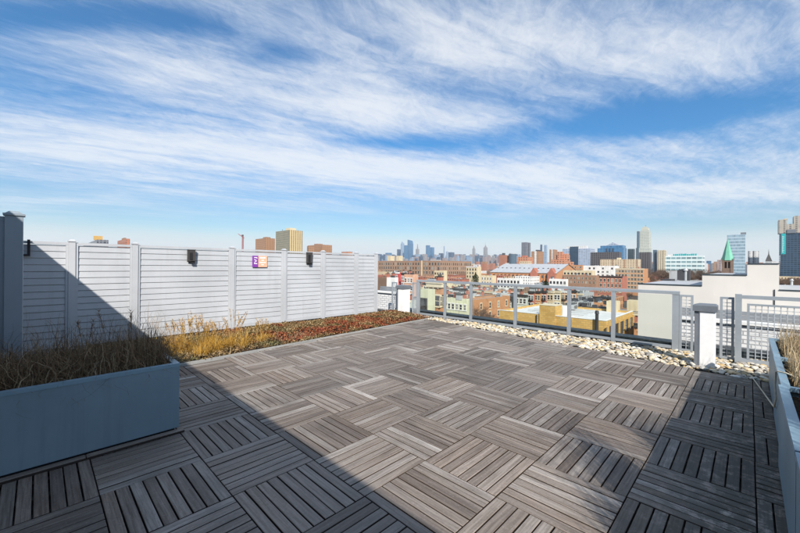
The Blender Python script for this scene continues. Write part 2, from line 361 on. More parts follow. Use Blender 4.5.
def facade(name, wall, glass, floor=3.5, bay=3.5, fw=0.6, fh=0.6, roof=(0.3, 0.3, 0.3), grough=0.15, var=0.5, band=None):
    """far tower skin: rows of panes that are too small to tell apart at this distance"""
    m, t = newmat(name)
    ob = t.n('ShaderNodeTexCoord').outputs['Object']; s = t.n('ShaderNodeSeparateXYZ'); t.set(s.inputs[0], ob)
    u = t.m('DIVIDE', t.m('ADD', t.m('ADD', s.outputs[0], s.outputs[1]), 4000.0), bay); z = t.m('DIVIDE', t.m('ADD', s.outputs[2], 1000.0), floor)
    mu = t.m('LESS_THAN', t.m('FRACT', u), fw); mz = t.m('LESS_THAN', t.m('FRACT', z), fh)
    k = t.m('MULTIPLY', mu, mz)
    cell = t.n('ShaderNodeCombineXYZ'); t.set(cell.inputs[0], t.m('FLOOR', u)); t.set(cell.inputs[1], t.m('FLOOR', z))
    wn = t.n('ShaderNodeTexWhiteNoise', noise_dimensions='2D'); t.set(wn.inputs[0], cell.outputs[0])
    g = t.mix(t.m('MULTIPLY', wn.outputs[0], var), tuple(x*0.6 for x in glass), tuple(min(1, x*1.5) for x in glass))
    w = t.mix(t.noise(ob, 0.05, 3), tuple(x*0.85 for x in wall), tuple(min(1, x*1.12) for x in wall))
    w = t.mix(t.m('MULTIPLY', t.rng(t.noise(t.mapping(ob, sc=(0.6, 0.6, 0.1)), 1.0, 5, 0.65), 0.5, 0.75), 0.45), w, tuple(x*0.5 for x in wall))
    c = t.mix(k, w, g)
    ng = t.n('ShaderNodeSeparateXYZ'); t.set(ng.inputs[0], t.n('ShaderNodeNewGeometry').outputs['Normal'])
    up = t.m('GREATER_THAN', ng.outputs[2], 0.6)
    c = t.mix(up, c, roof); k2 = t.m('MULTIPLY', k, t.m('SUBTRACT', 1.0, up))
    P(t, c, t.m('SUBTRACT', 0.75, t.m('MULTIPLY', k2, 0.75-grough)), 0, 0.5)
    return m
def plants(name, stops, rough=0.8, trans=0.25):
    m, t = newmat(name); r = island(t); c = t.ramp(r, stops)
    n = t.noise(posn(t), 3.0, 3); c = t.mix(t.m('MULTIPLY', n, 0.5), c, t.mix(1.0, c, (0.6, 0.6, 0.6), 'MULTIPLY'))
    b = P(t, c, rough, 0, 0.2)
    return m
plants('grass_brown', [(0, (0.07, 0.042, 0.025)), (0.3, (0.20, 0.125, 0.07)), (0.6, (0.33, 0.22, 0.125)), (0.8, (0.13, 0.10, 0.05)), (0.95, (0.46, 0.34, 0.21)), (1, (0.60, 0.48, 0.33))])
plants('grass_straw', [(0, (0.24, 0.165, 0.09)), (0.4, (0.40, 0.29, 0.16)), (0.75, (0.52, 0.40, 0.24)), (1, (0.60, 0.50, 0.33))])
plants('grass_gold', [(0, (0.20, 0.10, 0.03)), (0.25, (0.46, 0.23, 0.03)), (0.55, (0.58, 0.33, 0.05)), (0.85, (0.62, 0.40, 0.10)), (1, (0.50, 0.40, 0.20))])
plants('evergreen', [(0, (0.02, 0.035, 0.015)), (0.5, (0.04, 0.06, 0.025)), (1, (0.07, 0.09, 0.035))])
def make_sedum():
    m, t = newmat('sedum'); p = posn(t); r = island(t)
    red = t.ramp(r, [(0, (0.13, 0.028, 0.016)), (0.4, (0.23, 0.052, 0.026)), (0.75, (0.30, 0.095, 0.04)), (1, (0.26, 0.15, 0.06))])
    oli = t.ramp(r, [(0, (0.09, 0.065, 0.025)), (0.4, (0.19, 0.125, 0.055)), (0.75, (0.29, 0.19, 0.085)), (1, (0.36, 0.27, 0.15))])
    f = t.rng(t.noise(p, 1.25, 4, 0.6), 0.46, 0.58)
    s = t.n('ShaderNodeSeparateXYZ'); t.set(s.inputs[0], p)
    f = t.m('MULTIPLY', f, t.rng(s.outputs[1], 2.0, 3.6))
    gr = t.ramp(r, [(0, (0.05, 0.06, 0.02)), (0.5, (0.11, 0.115, 0.045)), (1, (0.20, 0.18, 0.09))])
    c = t.mix(f, oli, red); c = t.mix(t.m('MULTIPLY', t.rng(t.noise(p, 2.1, 4, 0.6, 0.0), 0.54, 0.66), 0.8), c, gr)
    P(t, c, 0.85, 0, 0.2)
make_sedum()
def make_stone():
    m, t = newmat('pebble'); r = island(t); p = posn(t)
    c = t.ramp(r, [(0, (0.46, 0.36, 0.20)), (0.18, (0.58, 0.49, 0.33)), (0.34, (0.70, 0.66, 0.56)), (0.48, (0.42, 0.38, 0.32)), (0.62, (0.26, 0.245, 0.225)), (0.74, (0.56, 0.38, 0.16)), (0.86, (0.76, 0.73, 0.65)), (0.94, (0.16, 0.15, 0.14)), (1, (0.50, 0.46, 0.40))])
    n = t.noise(p, 40, 4, 0.6); c = t.mix(t.m('MULTIPLY', t.rng(n, 0.45, 0.7), 0.3), c, t.mix(1.0, c, (0.6, 0.55, 0.5), 'MULTIPLY'))
    P(t, c, 0.7, 0, 0.35, n, 0.3, 0.004)
make_stone()
def make_ground():
    m, t = newmat('city_ground'); p = posn(t)
    a = t.noise(p, 0.02, 6, 0.65); b = t.noise(p, 0.25, 5, 0.6)
    c = t.ramp(t.m('ADD', t.m('MULTIPLY', a, 0.6), t.m('MULTIPLY', b, 0.4)), [(0.3, (0.045, 0.045, 0.045)), (0.5, (0.085, 0.08, 0.075)), (0.62, (0.12, 0.105, 0.085)), (0.75, (0.16, 0.15, 0.14))])
    P(t, c, 0.95, 0, 0.2)
make_ground()

# ================================================================== THE TERRACE
rnd = random.Random(7)
def deck_left(y): return -6.04-0.0797*max(0.0, y-1.76)
def deck_back(x): return 7.69-0.1505*(x+5.68)
RAIL_Y = 8.2; FENCE_X = -8.32

def make_deck():
    mb = MB(); mb.box(-11.5, 5.5, -9, 8.66, -21, -0.05)
    root = tag(mb.build('roof_deck', M['membrane']), 'flat rooftop carrying a chequered deck of grey weathered wood tiles', None, None, 'structure')
    sw = TL/8
    def slat_list():
        return [(-TL/2+0.003, TL/2-0.003, -TL/2+k*sw+0.0045, -TL/2+(k+1)*sw-0.0045) for k in range(8)]
    slat_meshes = []
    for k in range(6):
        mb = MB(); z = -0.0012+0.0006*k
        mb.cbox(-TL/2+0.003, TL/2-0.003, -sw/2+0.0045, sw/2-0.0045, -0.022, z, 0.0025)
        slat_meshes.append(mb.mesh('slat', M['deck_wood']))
    def runners(mb, lx0=-TL/2, lx1=TL/2, ly0=-TL/2, ly1=TL/2, m=0):
        for c in (-0.24, 0.0, 0.24):
            if lx0 < c-0.03 and c+0.03 < lx1: mb.box(c-0.025, c+0.025, ly0+0.01, ly1-0.01, -0.046, -0.0225, m)
    mb = MB(); runners(mb); runner_mesh = mb.mesh('deck_tile', M['runner'])
    full = []
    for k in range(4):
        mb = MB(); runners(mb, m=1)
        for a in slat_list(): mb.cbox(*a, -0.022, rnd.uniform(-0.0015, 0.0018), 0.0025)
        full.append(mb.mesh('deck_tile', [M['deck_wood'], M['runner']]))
    cand = []
    for i in range(-7, 8):
        for j in range(-6, 12):
            x0, y0 = (i+GX)*TL, (j+GY)*TL; xc, yc = x0+TL/2, y0+TL/2
            if x0+TL < deck_left(yc)+0.04 or y0 > deck_back(xc)-0.04: continue
            q = pix((xc, yc, 0))
            inview = q is not None and -90 < q[0] < 870 and 250 < q[1] < 640
            cand.append((i, j, xc, yc, q[2] if inview else 1e9))
    near = set()
    for i, j, xc, yc, d in sorted(cand, key=lambda c: c[4]):
        q = pix((xc, yc, 0))
        if q and len(near) < 37 and -30 < q[0] < 830 and q[1] < 570 and not (xc < -3.5 and yc < 0.9): near.add((i, j))
    for i, j, xc, yc, d in cand:
        along_y = (i+j) % 2 == 0; rz = PI/2 if along_y else 0.0
        clipped = xc-TL/2 < deck_left(yc+TL/2 if yc < 1.7 else yc-TL/2) or yc+TL/2 > deck_back(xc+TL/2)
        loc = (xc, yc, rnd.uniform(-0.0008, 0.0008))
        if clipped:
            mb = MB()
            for a0, a1, b0, b1 in slat_list():
                if along_y:   # local (x, y) = (world y, -world x)
                    xm = xc-(b0+b1)/2; a1 = min(a1, deck_back(xm)-yc)
                    if xm-0.03 < deck_left(yc) or a1-a0 < 0.05: continue
                else:
                    ym = yc+(b0+b1)/2; a0 = max(a0, deck_left(ym)-xc)
                    if ym+0.03 > deck_back(xc) or a1-a0 < 0.05: continue
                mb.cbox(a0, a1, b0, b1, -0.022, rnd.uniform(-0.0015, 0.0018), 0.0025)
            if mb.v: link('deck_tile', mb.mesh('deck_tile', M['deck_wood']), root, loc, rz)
        elif (i, j) in near:
            t = link('deck_tile', runner_mesh, root, loc, rz)
            for k in range(8):
                s = link('slat', rnd.choice(slat_meshes), t, (0, -TL/2+(k+0.5)*sw+rnd.uniform(-0.0007, 0.0007), 0))
                s.rotation_euler = (rnd.uniform(-0.008, 0.008), rnd.uniform(-0.0015, 0.0015), rnd.uniform(-0.0012, 0.0012))
        else:
            link('deck_tile', rnd.choice(full), root, loc, rz+rnd.choice((0, PI)))
    return root
deck = make_deck()

# the stair penthouse behind the viewer: its roof edge throws the straight shadow over the near deck and the fence
def make_penthouse():
    top, ye = 3.0, 1.6-3.0*0.905
    mb = MB(); mb.box(-9.0, 5.4, -8.8, ye-0.03, -0.046, top-0.12)
    r = tag(mb.build('penthouse', M['stucco_grey'], None, loc=(-1, ye-3, 0)), 'grey stucco stair penthouse behind the viewer', 'building')
    mb = MB(); mb.box(-9.06, 5.46, -8.86, ye, top-0.118, top); mb.build('coping', M['coping_dark'], r)
    mb = MB()
    mb.box(-0.6, 0.4, ye-0.028, ye+0.01, 0.0, 2.1); d = mb.build('door', M['unit_grey'], r)
    MB().tube([(0.28, ye+0.012, 1.0), (0.28, ye+0.05, 1.0), (0.16, ye+0.05, 1.0)], 0.012, 6).build('handle', M['black_metal'], d)
make_penthouse()

# ------------------------------------------------------------------ privacy fences of horizontal boards
def slat_mesh(length, mat, pitch=0.105):
    """one tongued board, running along local y, its face towards +x"""
    mb = MB(); h = pitch-0.010; L = length/2
    mb.frustum([(-0.02, -L, 0), (0.012, -L, 0), (0.012, L, 0), (-0.02, L, 0)], [(-0.02, -L, h), (0.002, -L, h), (0.002, L, h), (-0.02, L, h)])
    mb.box(-0.0195, -0.012, -L, L, -0.014, -0.0005)
    return mb.mesh('slat', mat)
def make_fence(name, x, posts, z0, z1, mat, label, post_w=0.088, pitch=0.105):
    r = thing(name, (x, posts[0], z0), label, 'fence')
    hp = post_w/2
    for y in posts:
        mb = MB(); mb.box(x-hp, x+hp, y-hp, y+hp, z0-0.05, z1)
        p = mb.build('post', mat, r)
        mb = MB(); e = hp+0.012
        mb.box(x-e, x+e, y-e, y+e, z1+0.0005, z1+0.018)
        mb.frustum([(x-hp, y-hp, z1+0.0182), (x+hp, y-hp, z1+0.0182), (x+hp, y+hp, z1+0.0182), (x-hp, y+hp, z1+0.0182)], [(x-0.03, y-0.03, z1+0.042), (x+0.03, y-0.03, z1+0.042), (x+0.03, y+0.03, z1+0.042), (x-0.03, y+0.03, z1+0.042)])
        mb.build('post_cap', mat, p)
    for a, b in zip(posts[:-1], posts[1:]):
        a += hp; b -= hp; L = b-a-0.07; c = (a+b)/2
        for s0, s1 in ((a+0.001, a+0.034), (b-0.034, b-0.001)):
            MB().box(x-0.035, x+0.028, s0, s1, z0, z1-0.055).build('panel_stile', mat, r)
        MB().box(x-0.038, x+0.03, a+0.001, b-0.001, z1-0.054, z1-0.012).build('top_rail', mat, r)
        MB().box(x-0.036, x+0.026, a+0.035, b-0.035, z0, z0+0.06).build('bottom_rail', mat, r)
        n = int((z1-0.056-z0-0.062)/pitch); pt = (z1-0.056-z0-0.062)/n
        me = slat_mesh(L, mat, pt)
        for k in range(n):
            link('slat', me, r, (rnd.uniform(-0.0012, 0.0012), c-posts[0], 0.0625+k*pt))
    return r
FENCE_POSTS = [-1.45, 0.403, 1.283, 3.057, 4.312, 5.455, 6.598, 7.39]
make_fence('privacy_fence', FENCE_X, FENCE_POSTS, 0.08, 1.875, M['vinyl'], 'long white board privacy fence along the left edge of the terrace')
make_fence('privacy_fence', -4.74, [-0.155, -2.0][::-1], 0.0, 1.93, M['vinyl_shaded'], 'shaded grey fence with a capped post behind the left planter', 0.112)

def make_sconce(px0, px1, py0, py1, label):
    fx = FENCE_X+0.03
    a = on_x(px0, py1, fx); b = on_x(px1, py0, fx)
    y0, y1, z0, z1 = a.y, b.y, a.z, b.z; r = thing('wall_light', (fx, (y0+y1)/2, z0), label, 'wall light', 'dark box lights on the white fence')
    w = y1-y0
    MB().box(fx, fx+0.015, y0+0.2*w, y1-0.2*w, z0+0.02, z1-0.02).build('back_plate', M['black_metal'], r)
    h = MB(); h.frustum([(fx+0.0155, y0, z0+0.03), (fx+0.055, y0, z0+0.05), (fx+0.055, y1, z0+0.05), (fx+0.0155, y1, z0+0.03)], [(fx+0.0155, y0, z1), (fx+0.065, y0, z1), (fx+0.065, y1, z1), (fx+0.0155, y1, z1)])
    h.box(fx+0.0158, fx+0.072, y0-0.006, y1+0.008, z1+0.0005, z1+0.014)
    h.build('housing', M['lamp_bronze'], r)
    MB().box(fx+0.0605, fx+0.068, y0+0.25*w, y0+0.62*w, z0+0.075, z1-0.05).build('shutter', M['black_metal'], r)
    MB().box(fx+0.02, fx+0.05, y0+0.45*w, y1-0.03*w, z0-0.005, z0+0.033).build('sensor', M['black_metal'], r)
make_sconce(186.8, 194.6, 250.4, 263.4, 'dark box light on the fence left of the purple sign')
make_sconce(305.8, 311.3, 253.0, 264.6, 'dark box light on the fence right of the purple sign')
def make_bracket():
    fx = FENCE_X+0.03; a = on_x(28.2, 256, fx); b = on_x(29.8, 239.6, fx)
    mb = MB(); mb.box(fx, fx+0.03, a.y-0.012, a.y+0.022, a.z, b.z); mb.box(fx, fx+0.03, a.y-0.14, a.y-0.0125, a.z, a.z+0.03)
    tag(mb.build('wall_bracket', M['black_metal'], None, loc=(fx, a.y, a.z)), 'black L-shaped metal bracket at the shaded end of the white fence', 'bracket')
make_bracket()
def make_sign():
    fx = FENCE_X+0.03
    a = on_x(252.2, 267.0, fx); m_ = on_x(258.0, 267, fx); b = on_x(267.0, 256.0, fx)
    y0, ym, y1, z0, z1 = a.y, m_.y, b.y, a.z, b.z
    r = thing('fence_sign', (fx, y0, z0), 'small purple and peach sign with white print on the fence', 'sign')
    p = MB().box(fx, fx+0.012, y0, ym, z0, z1).build('purple_panel', M['sign_purple'], r)
    q = MB().box(fx, fx+0.012, ym+0.001, y1, z0, z1).build('peach_panel', M['sign_peach'], r)
    W, H = ym-y0, z1-z0; X0, X1 = fx+0.0122, fx+0.0145
    def bar(mb, c, w0, u0, u1, v0, v1): mb.box(X0, X1, c+w0*u0, c+w0*u1, z0+H*v0, z0+H*v1)
    mb = MB()      # the turned lettering on the purple half
    bar(mb, y0, W, 0.28, 0.82, 0.80, 0.87); bar(mb, y0, W, 0.72, 0.82, 0.74, 0.795)
    for k in range(4): bar(mb, y0, W, 0.30+0.12*k, 0.45+0.12*k, 0.62-0.035*k, 0.685-0.035*k)
    for k in range(4): bar(mb, y0, W, 0.34+0.12*k, 0.46+0.12*k, 0.42+0.03*k, 0.475+0.03*k)
    bar(mb, y0, W, 0.28, 0.82, 0.27, 0.34); bar(mb, y0, W, 0.28, 0.40, 0.345, 0.39)
    mb.build('lettering', M['sign_white'], p)
    W2 = y1-ym; mb = MB()
    for v, l in ((0.76, 0.33), (0.56, 0.15), (0.36, 0.38), (0.16, 0.16)):
        u = 0.5-l
        while u < 0.5+l-0.02:
            e = min(u+0.10, 0.5+l); bar(mb, ym, W2, u, e-0.02, v, v+(0.13 if v > 0.7 else 0.085)); u = e
    mb.build('lettering', M['sign_white'], q)
make_sign()

# ------------------------------------------------------------------ planters and dry grass
def make_planter(x0, x1, y0, y1, h, label, th=0.045):
    r = thing('planter', ((x0+x1)/2, (y0+y1)/2, 0), label, 'planter', 'blue-grey metal planters')
    mb = MB(); i = 0.012
    for b in ((x0, x1, y0, y0+i), (x0, x1, y1-i, y1), (x0, x0+i, y0+i, y1-i), (x1-i, x1, y0+i, y1-i)): mb.box(*b, 0.03, h-0.03)
    mb.build('body', M['planter_metal'], r)
    mb = MB(); e = 0.004
    for b in ((x0-e, x1+e, y0-e, y0+th), (x0-e, x1+e, y1-th, y1+e), (x0-e, x0+th, y0+th, y1-th), (x1-th, x1+e, y0+th, y1-th)): mb.box(*b, h-0.0295, h)
    mb.build('rim', M['planter_rim'], r)
    MB().box(x0+0.03, x1-0.03, y0+0.03, y1-0.03, 0.002, 0.0295).build('base', M['black_metal'], r)
    MB().box(x0+i+0.001, x1-i-0.001, y0+i+0.001, y1-i-0.001, h-0.22, h-0.07).build('soil', M['soil'], r)
    return r
make_planter(-4.42, -3.69, -1.75, 0.905, 0.61, 'large blue-grey metal planter full of brown dry grass, left foreground')
make_planter(0.19, 0.92, 5.30, 6.69, 0.61, 'farthest blue-grey planter of the right-hand row, nearest the gravel')
make_planter(0.185, 0.92, 3.94, 5.28, 0.615, 'middle blue-grey planter of the right-hand row')
make_planter(0.165, 0.92, 2.56, 3.92, 0.64, 'nearest blue-grey planter at the right edge, cut off by the frame')
make_planter(0.165, 0.92, 1.15, 2.53, 0.64, 'blue-grey planter just outside the right edge of the view')

def make_trim_boards():
    for k, (y0, y1) in enumerate(((-1.75, 0.262), (0.268, 0.93))):
        mb = MB(); L = (y1-y0)/2; mb.cbox(-L, L, -0.032, 0.032, 0.003, 0.022, 0.003)
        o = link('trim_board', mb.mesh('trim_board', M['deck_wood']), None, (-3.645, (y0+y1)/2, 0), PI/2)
        tag(o, ('long weathered board lying along the foot of the left planter', 'short weathered board at the corner of the left planter')[k], 'board', 'boards at the foot of the left planter')
make_trim_boards()
def blades(mb, n, xr, yr, z, hgt, wid, lean, rg, seg=4, curl=1.0, edge=None, wig=0.0):
    for _ in range(n):
        x = rg.uniform(*xr); y = rg.uniform(*yr)
        L = rg.uniform(*hgt)*(0.55+0.45*rg.random()); a = rg.uniform(0, 2*PI); le = rg.uniform(*lean)
        if edge and (edge[0]-x)*math.cos(a) < L*1.0 and math.cos(a)*edge[1] > -0.1: a = PI-a     # lean away from the open edge of the box
        w = rg.uniform(*wid)
        d = Vector((math.cos(a), math.sin(a), 0)); side = Vector((-d.y, d.x, 0)); tw = rg.uniform(-0.8, 0.8)
        side = (side*math.cos(tw)+d*math.sin(tw)).normalized()
        p = Vector((x, y, z)); o = len(mb.v); el = PI/2-le*0.35; bend = le*curl/seg
        for k in range(seg+1):
            ww = w*(1-0.85*k/seg)
            mb.v += [tuple(p-side*ww), tuple(p+side*ww)]
            p = p+(d*math.cos(el)+UP*math.sin(el))*(L/seg); el -= bend*(1+0.6*rg.random())
            if wig: q = rg.uniform(-wig, wig); el += rg.uniform(-wig, wig)*0.6; d = Vector((d.x*math.cos(q)-d.y*math.sin(q), d.x*math.sin(q)+d.y*math.cos(q), 0)); el = max(el, -0.5)
        for k in range(seg):
            mb.f.append((o+2*k, o+2*k+1, o+2*k+3, o+2*k+2)); mb.m.append(0)
def plume(mb, base, L, lean, a, rg):
    """a tall stem with a feathery head"""
    d = Vector((math.cos(a), math.sin(a), 0)); p = Vector(base); pts = [p.copy()]; el = PI/2-lean*0.3
    for k in range(6): p = p+(d*math.cos(el)+UP*math.sin(el))*(L/6); el -= lean*0.18; pts.append(p.copy())
    mb.tube(pts, [0.0022]*6+[0.001], 3)
    for k in range(34):
        t = rg.uniform(0.66, 1.0); q = pts[min(5, int(t*6))].lerp(pts[min(6, int(t*6)+1)], (t*6) % 1)
        b = rg.uniform(0, 2*PI); e = Vector((math.cos(b), math.sin(b), 0.8)).normalized()*rg.uniform(0.03, 0.075); s = Vector((-e.y, e.x, 0)).normalized()*0.0035
        mb.face([q-s, q+s, q+e])
def grass_stuff(name, mb, mat, label, loc): return tag(mb.build(name, mat, None, loc=loc), label, 'dry grass', None, 'stuff')
rg = random.Random(11)
mb = MB()
blades(mb, 9500, (-4.38, -3.75), (-1.7, 0.87), 0.53, (0.28, 0.58), (0.0022, 0.0046), (0.5, 2.7), rg, 8, 1.0, (-3.70, 1), 1.05)
blades(mb, 3200, (-4.36, -3.76), (-1.7, 0.85), 0.53, (0.42, 0.70), (0.0018, 0.0036), (0.3, 2.2), rg, 9, 1.0, (-3.70, 1), 0.9)
for q in range(26):      # denser heads that make the mound uneven
    tx, ty = rg.uniform(-4.3, -3.85), rg.uniform(-1.6, 0.78); hh = rg.uniform(0.42, 0.80)
    blades(mb, 150, (tx-0.08, tx+0.08), (ty-0.11, ty+0.11), 0.53, (hh*0.6, hh), (0.002, 0.0044), (0.3, 2.2), rg, 8, 1.1, (-3.70, 1), 0.9)
for k in range(4): plume(mb, (rg.uniform(-4.3, -3.95), rg.uniform(0.2, 0.8), 0.53), rg.uniform(0.45, 0.6), rg.uniform(0.1, 0.6), rg.uniform(2.0, 4.2), rg)
grass_stuff('dry_grass', mb, M['grass_brown'], 'tangled brown dry grass growing in the large left planter', (-4.0, 0, 0.53))
for k, (y0, y1, hi, npl, lab) in enumerate(((5.35, 6.62, 0.36, 10, 'straw-coloured dry grass in the farthest right-hand planter'), (4.0, 5.2, 0.34, 10, 'straw-coloured dry grass in the middle right-hand planter'),
                             (2.62, 3.86, 0.5, 40, 'straw-coloured dry grass in the nearest right-hand planter'), (1.2, 2.46, 0.42, 50, 'tall dry grass in the planter outside the right edge'))):
    mb = MB()
    blades(mb, 4200, (0.26, 0.87), (y0, y1), 0.53, (0.20, hi+0.12), (0.002, 0.0044), (0.2, 2.2 if k < 2 else 1.2), rg, 6, 1.0, (0.22, -1), 0.55 if k < 2 else 0.2)
    blades(mb, 500, (0.28, 0.87), (y0, y1), 0.53, (0.25, hi+0.08), (0.0014, 0.003), (0.1, 0.8), rg, 6, 1.0, (0.22, -1), 0.35 if k < 2 else 0.1)
    for tx, ty, hh in (() if k < 2 else ((0.55, 2.95, 1.0), (0.6, 3.3, 0.75)) if k == 2 else ((0.52, 2.05, 1.5), (0.6, 1.6, 1.15))):
        blades(mb, 700, (tx-0.16, tx+0.16), (ty-0.18, ty+0.18), 0.53, (hh*0.6, hh), (0.0022, 0.005), (0.05, 0.45), rg, 5, 0.7, (0.2, -1))
    for q in range(npl if k < 2 else 0):
        plume(mb, (rg.uniform(0.4, 0.85), rg.uniform(y0, min(y1, 2.9)), 0.53) if k >= 2 else (rg.uniform(0.4, 0.85), rg.uniform(y0, y1), 0.53), rg.uniform(0.3, 0.5) if k < 2 else rg.uniform(0.5, 0.8), rg.uniform(0.1, 0.35), rg.uniform(-1.0, 0.6), rg)
    grass_stuff('dry_grass', mb, M['grass_straw'], lab, (0.55, (y0+y1)/2, 0.53))
def make_rope():
    a = on_z(752.5, 377.5, 0.012); pts = [a+Vector((-0.02, 0.12, 0)), a]
    for t, zz in ((0.25, 0.03), (0.5, 0.12), (0.75, 0.30)):
        q = on_z(752.5+33*t, 377.5+45*t, zz); pts.append(q)
    pts += [Vector((0.16, 4.55, 0.60)), Vector((0.195, 4.50, 0.632)), Vector((0.30, 4.46, 0.60))]
    # smooth the run a little
    out = [pts[0]]
    for p, q in zip(pts[:-1], pts[1:]): out += [p.lerp(q, 0.33), p.lerp(q, 0.67)]
    out.append(pts[-1])
    tag(MB().tube(out, 0.007, 6).build('rope', M['rope'], None, True), 'thin pale rope hanging from a right-hand planter to the gravel', 'rope')
make_rope()

# ------------------------------------------------------------------ planted bed along the fence
def make_bed():
    def zb(x, y):
        u = (x-FENCE_X)/(deck_left(y)-FENCE_X)
        return 0.012+0.05*max(0, math.sin(PI*min(1, max(0, u))))*(1+0.5*math.sin(3.1*y+2*x))+0.01*math.sin(7*x+5*y)
    nx, ny = 14, 60; mb = MB(); ys = [-2.4+10.35*k/ny for k in range(ny+1)]
    for k, y in enumerate(ys):
        for i in range(nx+1):
            x = FENCE_X-0.1+(deck_left(y)-0.016-FENCE_X+0.1)*i/nx; mb.v.append((x, y, zb(x, y)))
    for k in range(ny):
        for i in range(nx):
            o = k*(nx+1)+i; mb.f.append((o, o+1, o+nx+2, o+nx+1)); mb.m.append(0)
    tag(mb.build('planting_bed', M['soil'], None, True), None, None, None, 'structure')
    mb = MB(); n = 24
    for k in range(n):
        y0, y1 = -2.4+10.2*k/n, -2.4+10.2*(k+1)/n
        a, b = deck_left(y0), deck_left(y1)
        mb.frustum([(a-0.014, y0, -0.04), (a-0.004, y0, -0.04), (b-0.004, y1, -0.04), (b-0.014, y1, -0.04)], [(a-0.014, y0, 0.03), (a-0.004, y0, 0.03), (b-0.004, y1, 0.03), (b-0.014, y1, 0.03)])
    tag(mb.build('bed_edging', M['edging']), 'thin pale metal edging strip between the deck and the planted bed', 'edging')
    MB().box(FENCE_X-0.05, FENCE_X+0.16, -1.9, 0.38, 0.0, 0.115)
    mb = MB(); rg = random.Random(5)
    for _ in range(24000):
        y = rg.uniform(0.6, 7.95); x = rg.uniform(FENCE_X-0.02, deck_left(y)-0.02)
        c = 0.5+0.5*math.sin(2.3*x+1.1)*math.sin(1.9*y+0.4); 
        if rg.random() > 0.55+0.45*c: continue
        p = Vector((x, y, zb(x, y)+rg.uniform(0.0, 0.03+0.05*c*rg.random()))); s = rg.uniform(0.012, 0.034)
        for q in range(3):
            a = rg.uniform(0, 2*PI); e = rg.uniform(-0.2, 1.1)
            d = Vector((math.cos(a)*math.cos(e), math.sin(a)*math.cos(e), math.sin(e)))*s*1.5; w = Vector((-math.sin(a), math.cos(a), rg.uniform(-0.5, 0.5)))*s*0.45
            mb.face([p, p+d*0.55-w, p+d, p+d*0.55+w])
    tag(mb.build('sedum', M['sedum']), 'low red and olive sedum covering the bed along the fence', 'ground cover', None, 'stuff')
    mb = MB()
    blades(mb, 1500, (FENCE_X+0.05, -6.15), (1.0, 4.0), 0.04, (0.05, 0.17), (0.0014, 0.003), (0.2, 2.2), rg, 3, 1.0)
    blades(mb, 300, (FENCE_X+0.05, -6.6), (4.0, 7.6), 0.05, (0.04, 0.11), (0.0014, 0.003), (0.2, 2.2), rg, 3, 1.0)
    grass_stuff('dry_grass', mb, M['grass_straw'], 'thin dry grass scattered among the sedum of the bed', (-7, 3, 0))
make_bed()
def gold_clump(px, py, rad, hgt, n, label, seed):
    g = on_z(px, py, 0.05); rg = random.Random(seed); mb = MB()
    tufts = [(rg.uniform(0, 6.28), rad*rg.uniform(0.1, 0.9), rg.uniform(0.45, 1.0)) for _ in range(7)]
    for _ in range(n):
        ta, tq, th = rg.choice(tufts); a = rg.uniform(0, 2*PI); q = rad*0.22*math.sqrt(rg.random()); cx = g.x+tq*math.cos(ta)+q*math.cos(a); cy = g.y+tq*math.sin(ta)+q*math.sin(a)
        blades(mb, 1, (cx, cx), (cy, cy), 0.04, (hgt*th*0.4, hgt*th), (0.0018, 0.004), (0.1, 1.8), rg, 5, 0.9, None, 0.35)
    for _ in range(int(n/70)): plume(mb, (g.x+rg.uniform(-rad, rad)*0.6, g.y+rg.uniform(-rad, rad)*0.6, 0.04), hgt*rg.uniform(0.9, 1.35), rg.uniform(0.1, 0.6), rg.uniform(0, 6.28), rg)
    tag(mb.build('grass_clump', M['grass_gold'], None, loc=(g.x, g.y, 0.04)), label, 'grass clump', 'golden grass clumps in the bed')
gold_clump(190, 351, 0.50, 0.50, 2600, 'largest golden dry grass clump, beside the planter corner', 1)
gold_clump(212, 347, 0.38, 0.40, 1500, 'golden dry grass clump just right of the largest one', 2)
gold_clump(237, 346, 0.24, 0.52, 800, 'tall narrow golden grass clump in the middle of the bed edge', 3)
gold_clump(262, 340, 0.30, 0.34, 700, 'rightmost small golden grass clump before the red sedum', 4)
gold_clump(166, 357, 0.30, 0.28, 700, 'low half-shaded golden grass clump behind the planter', 5)

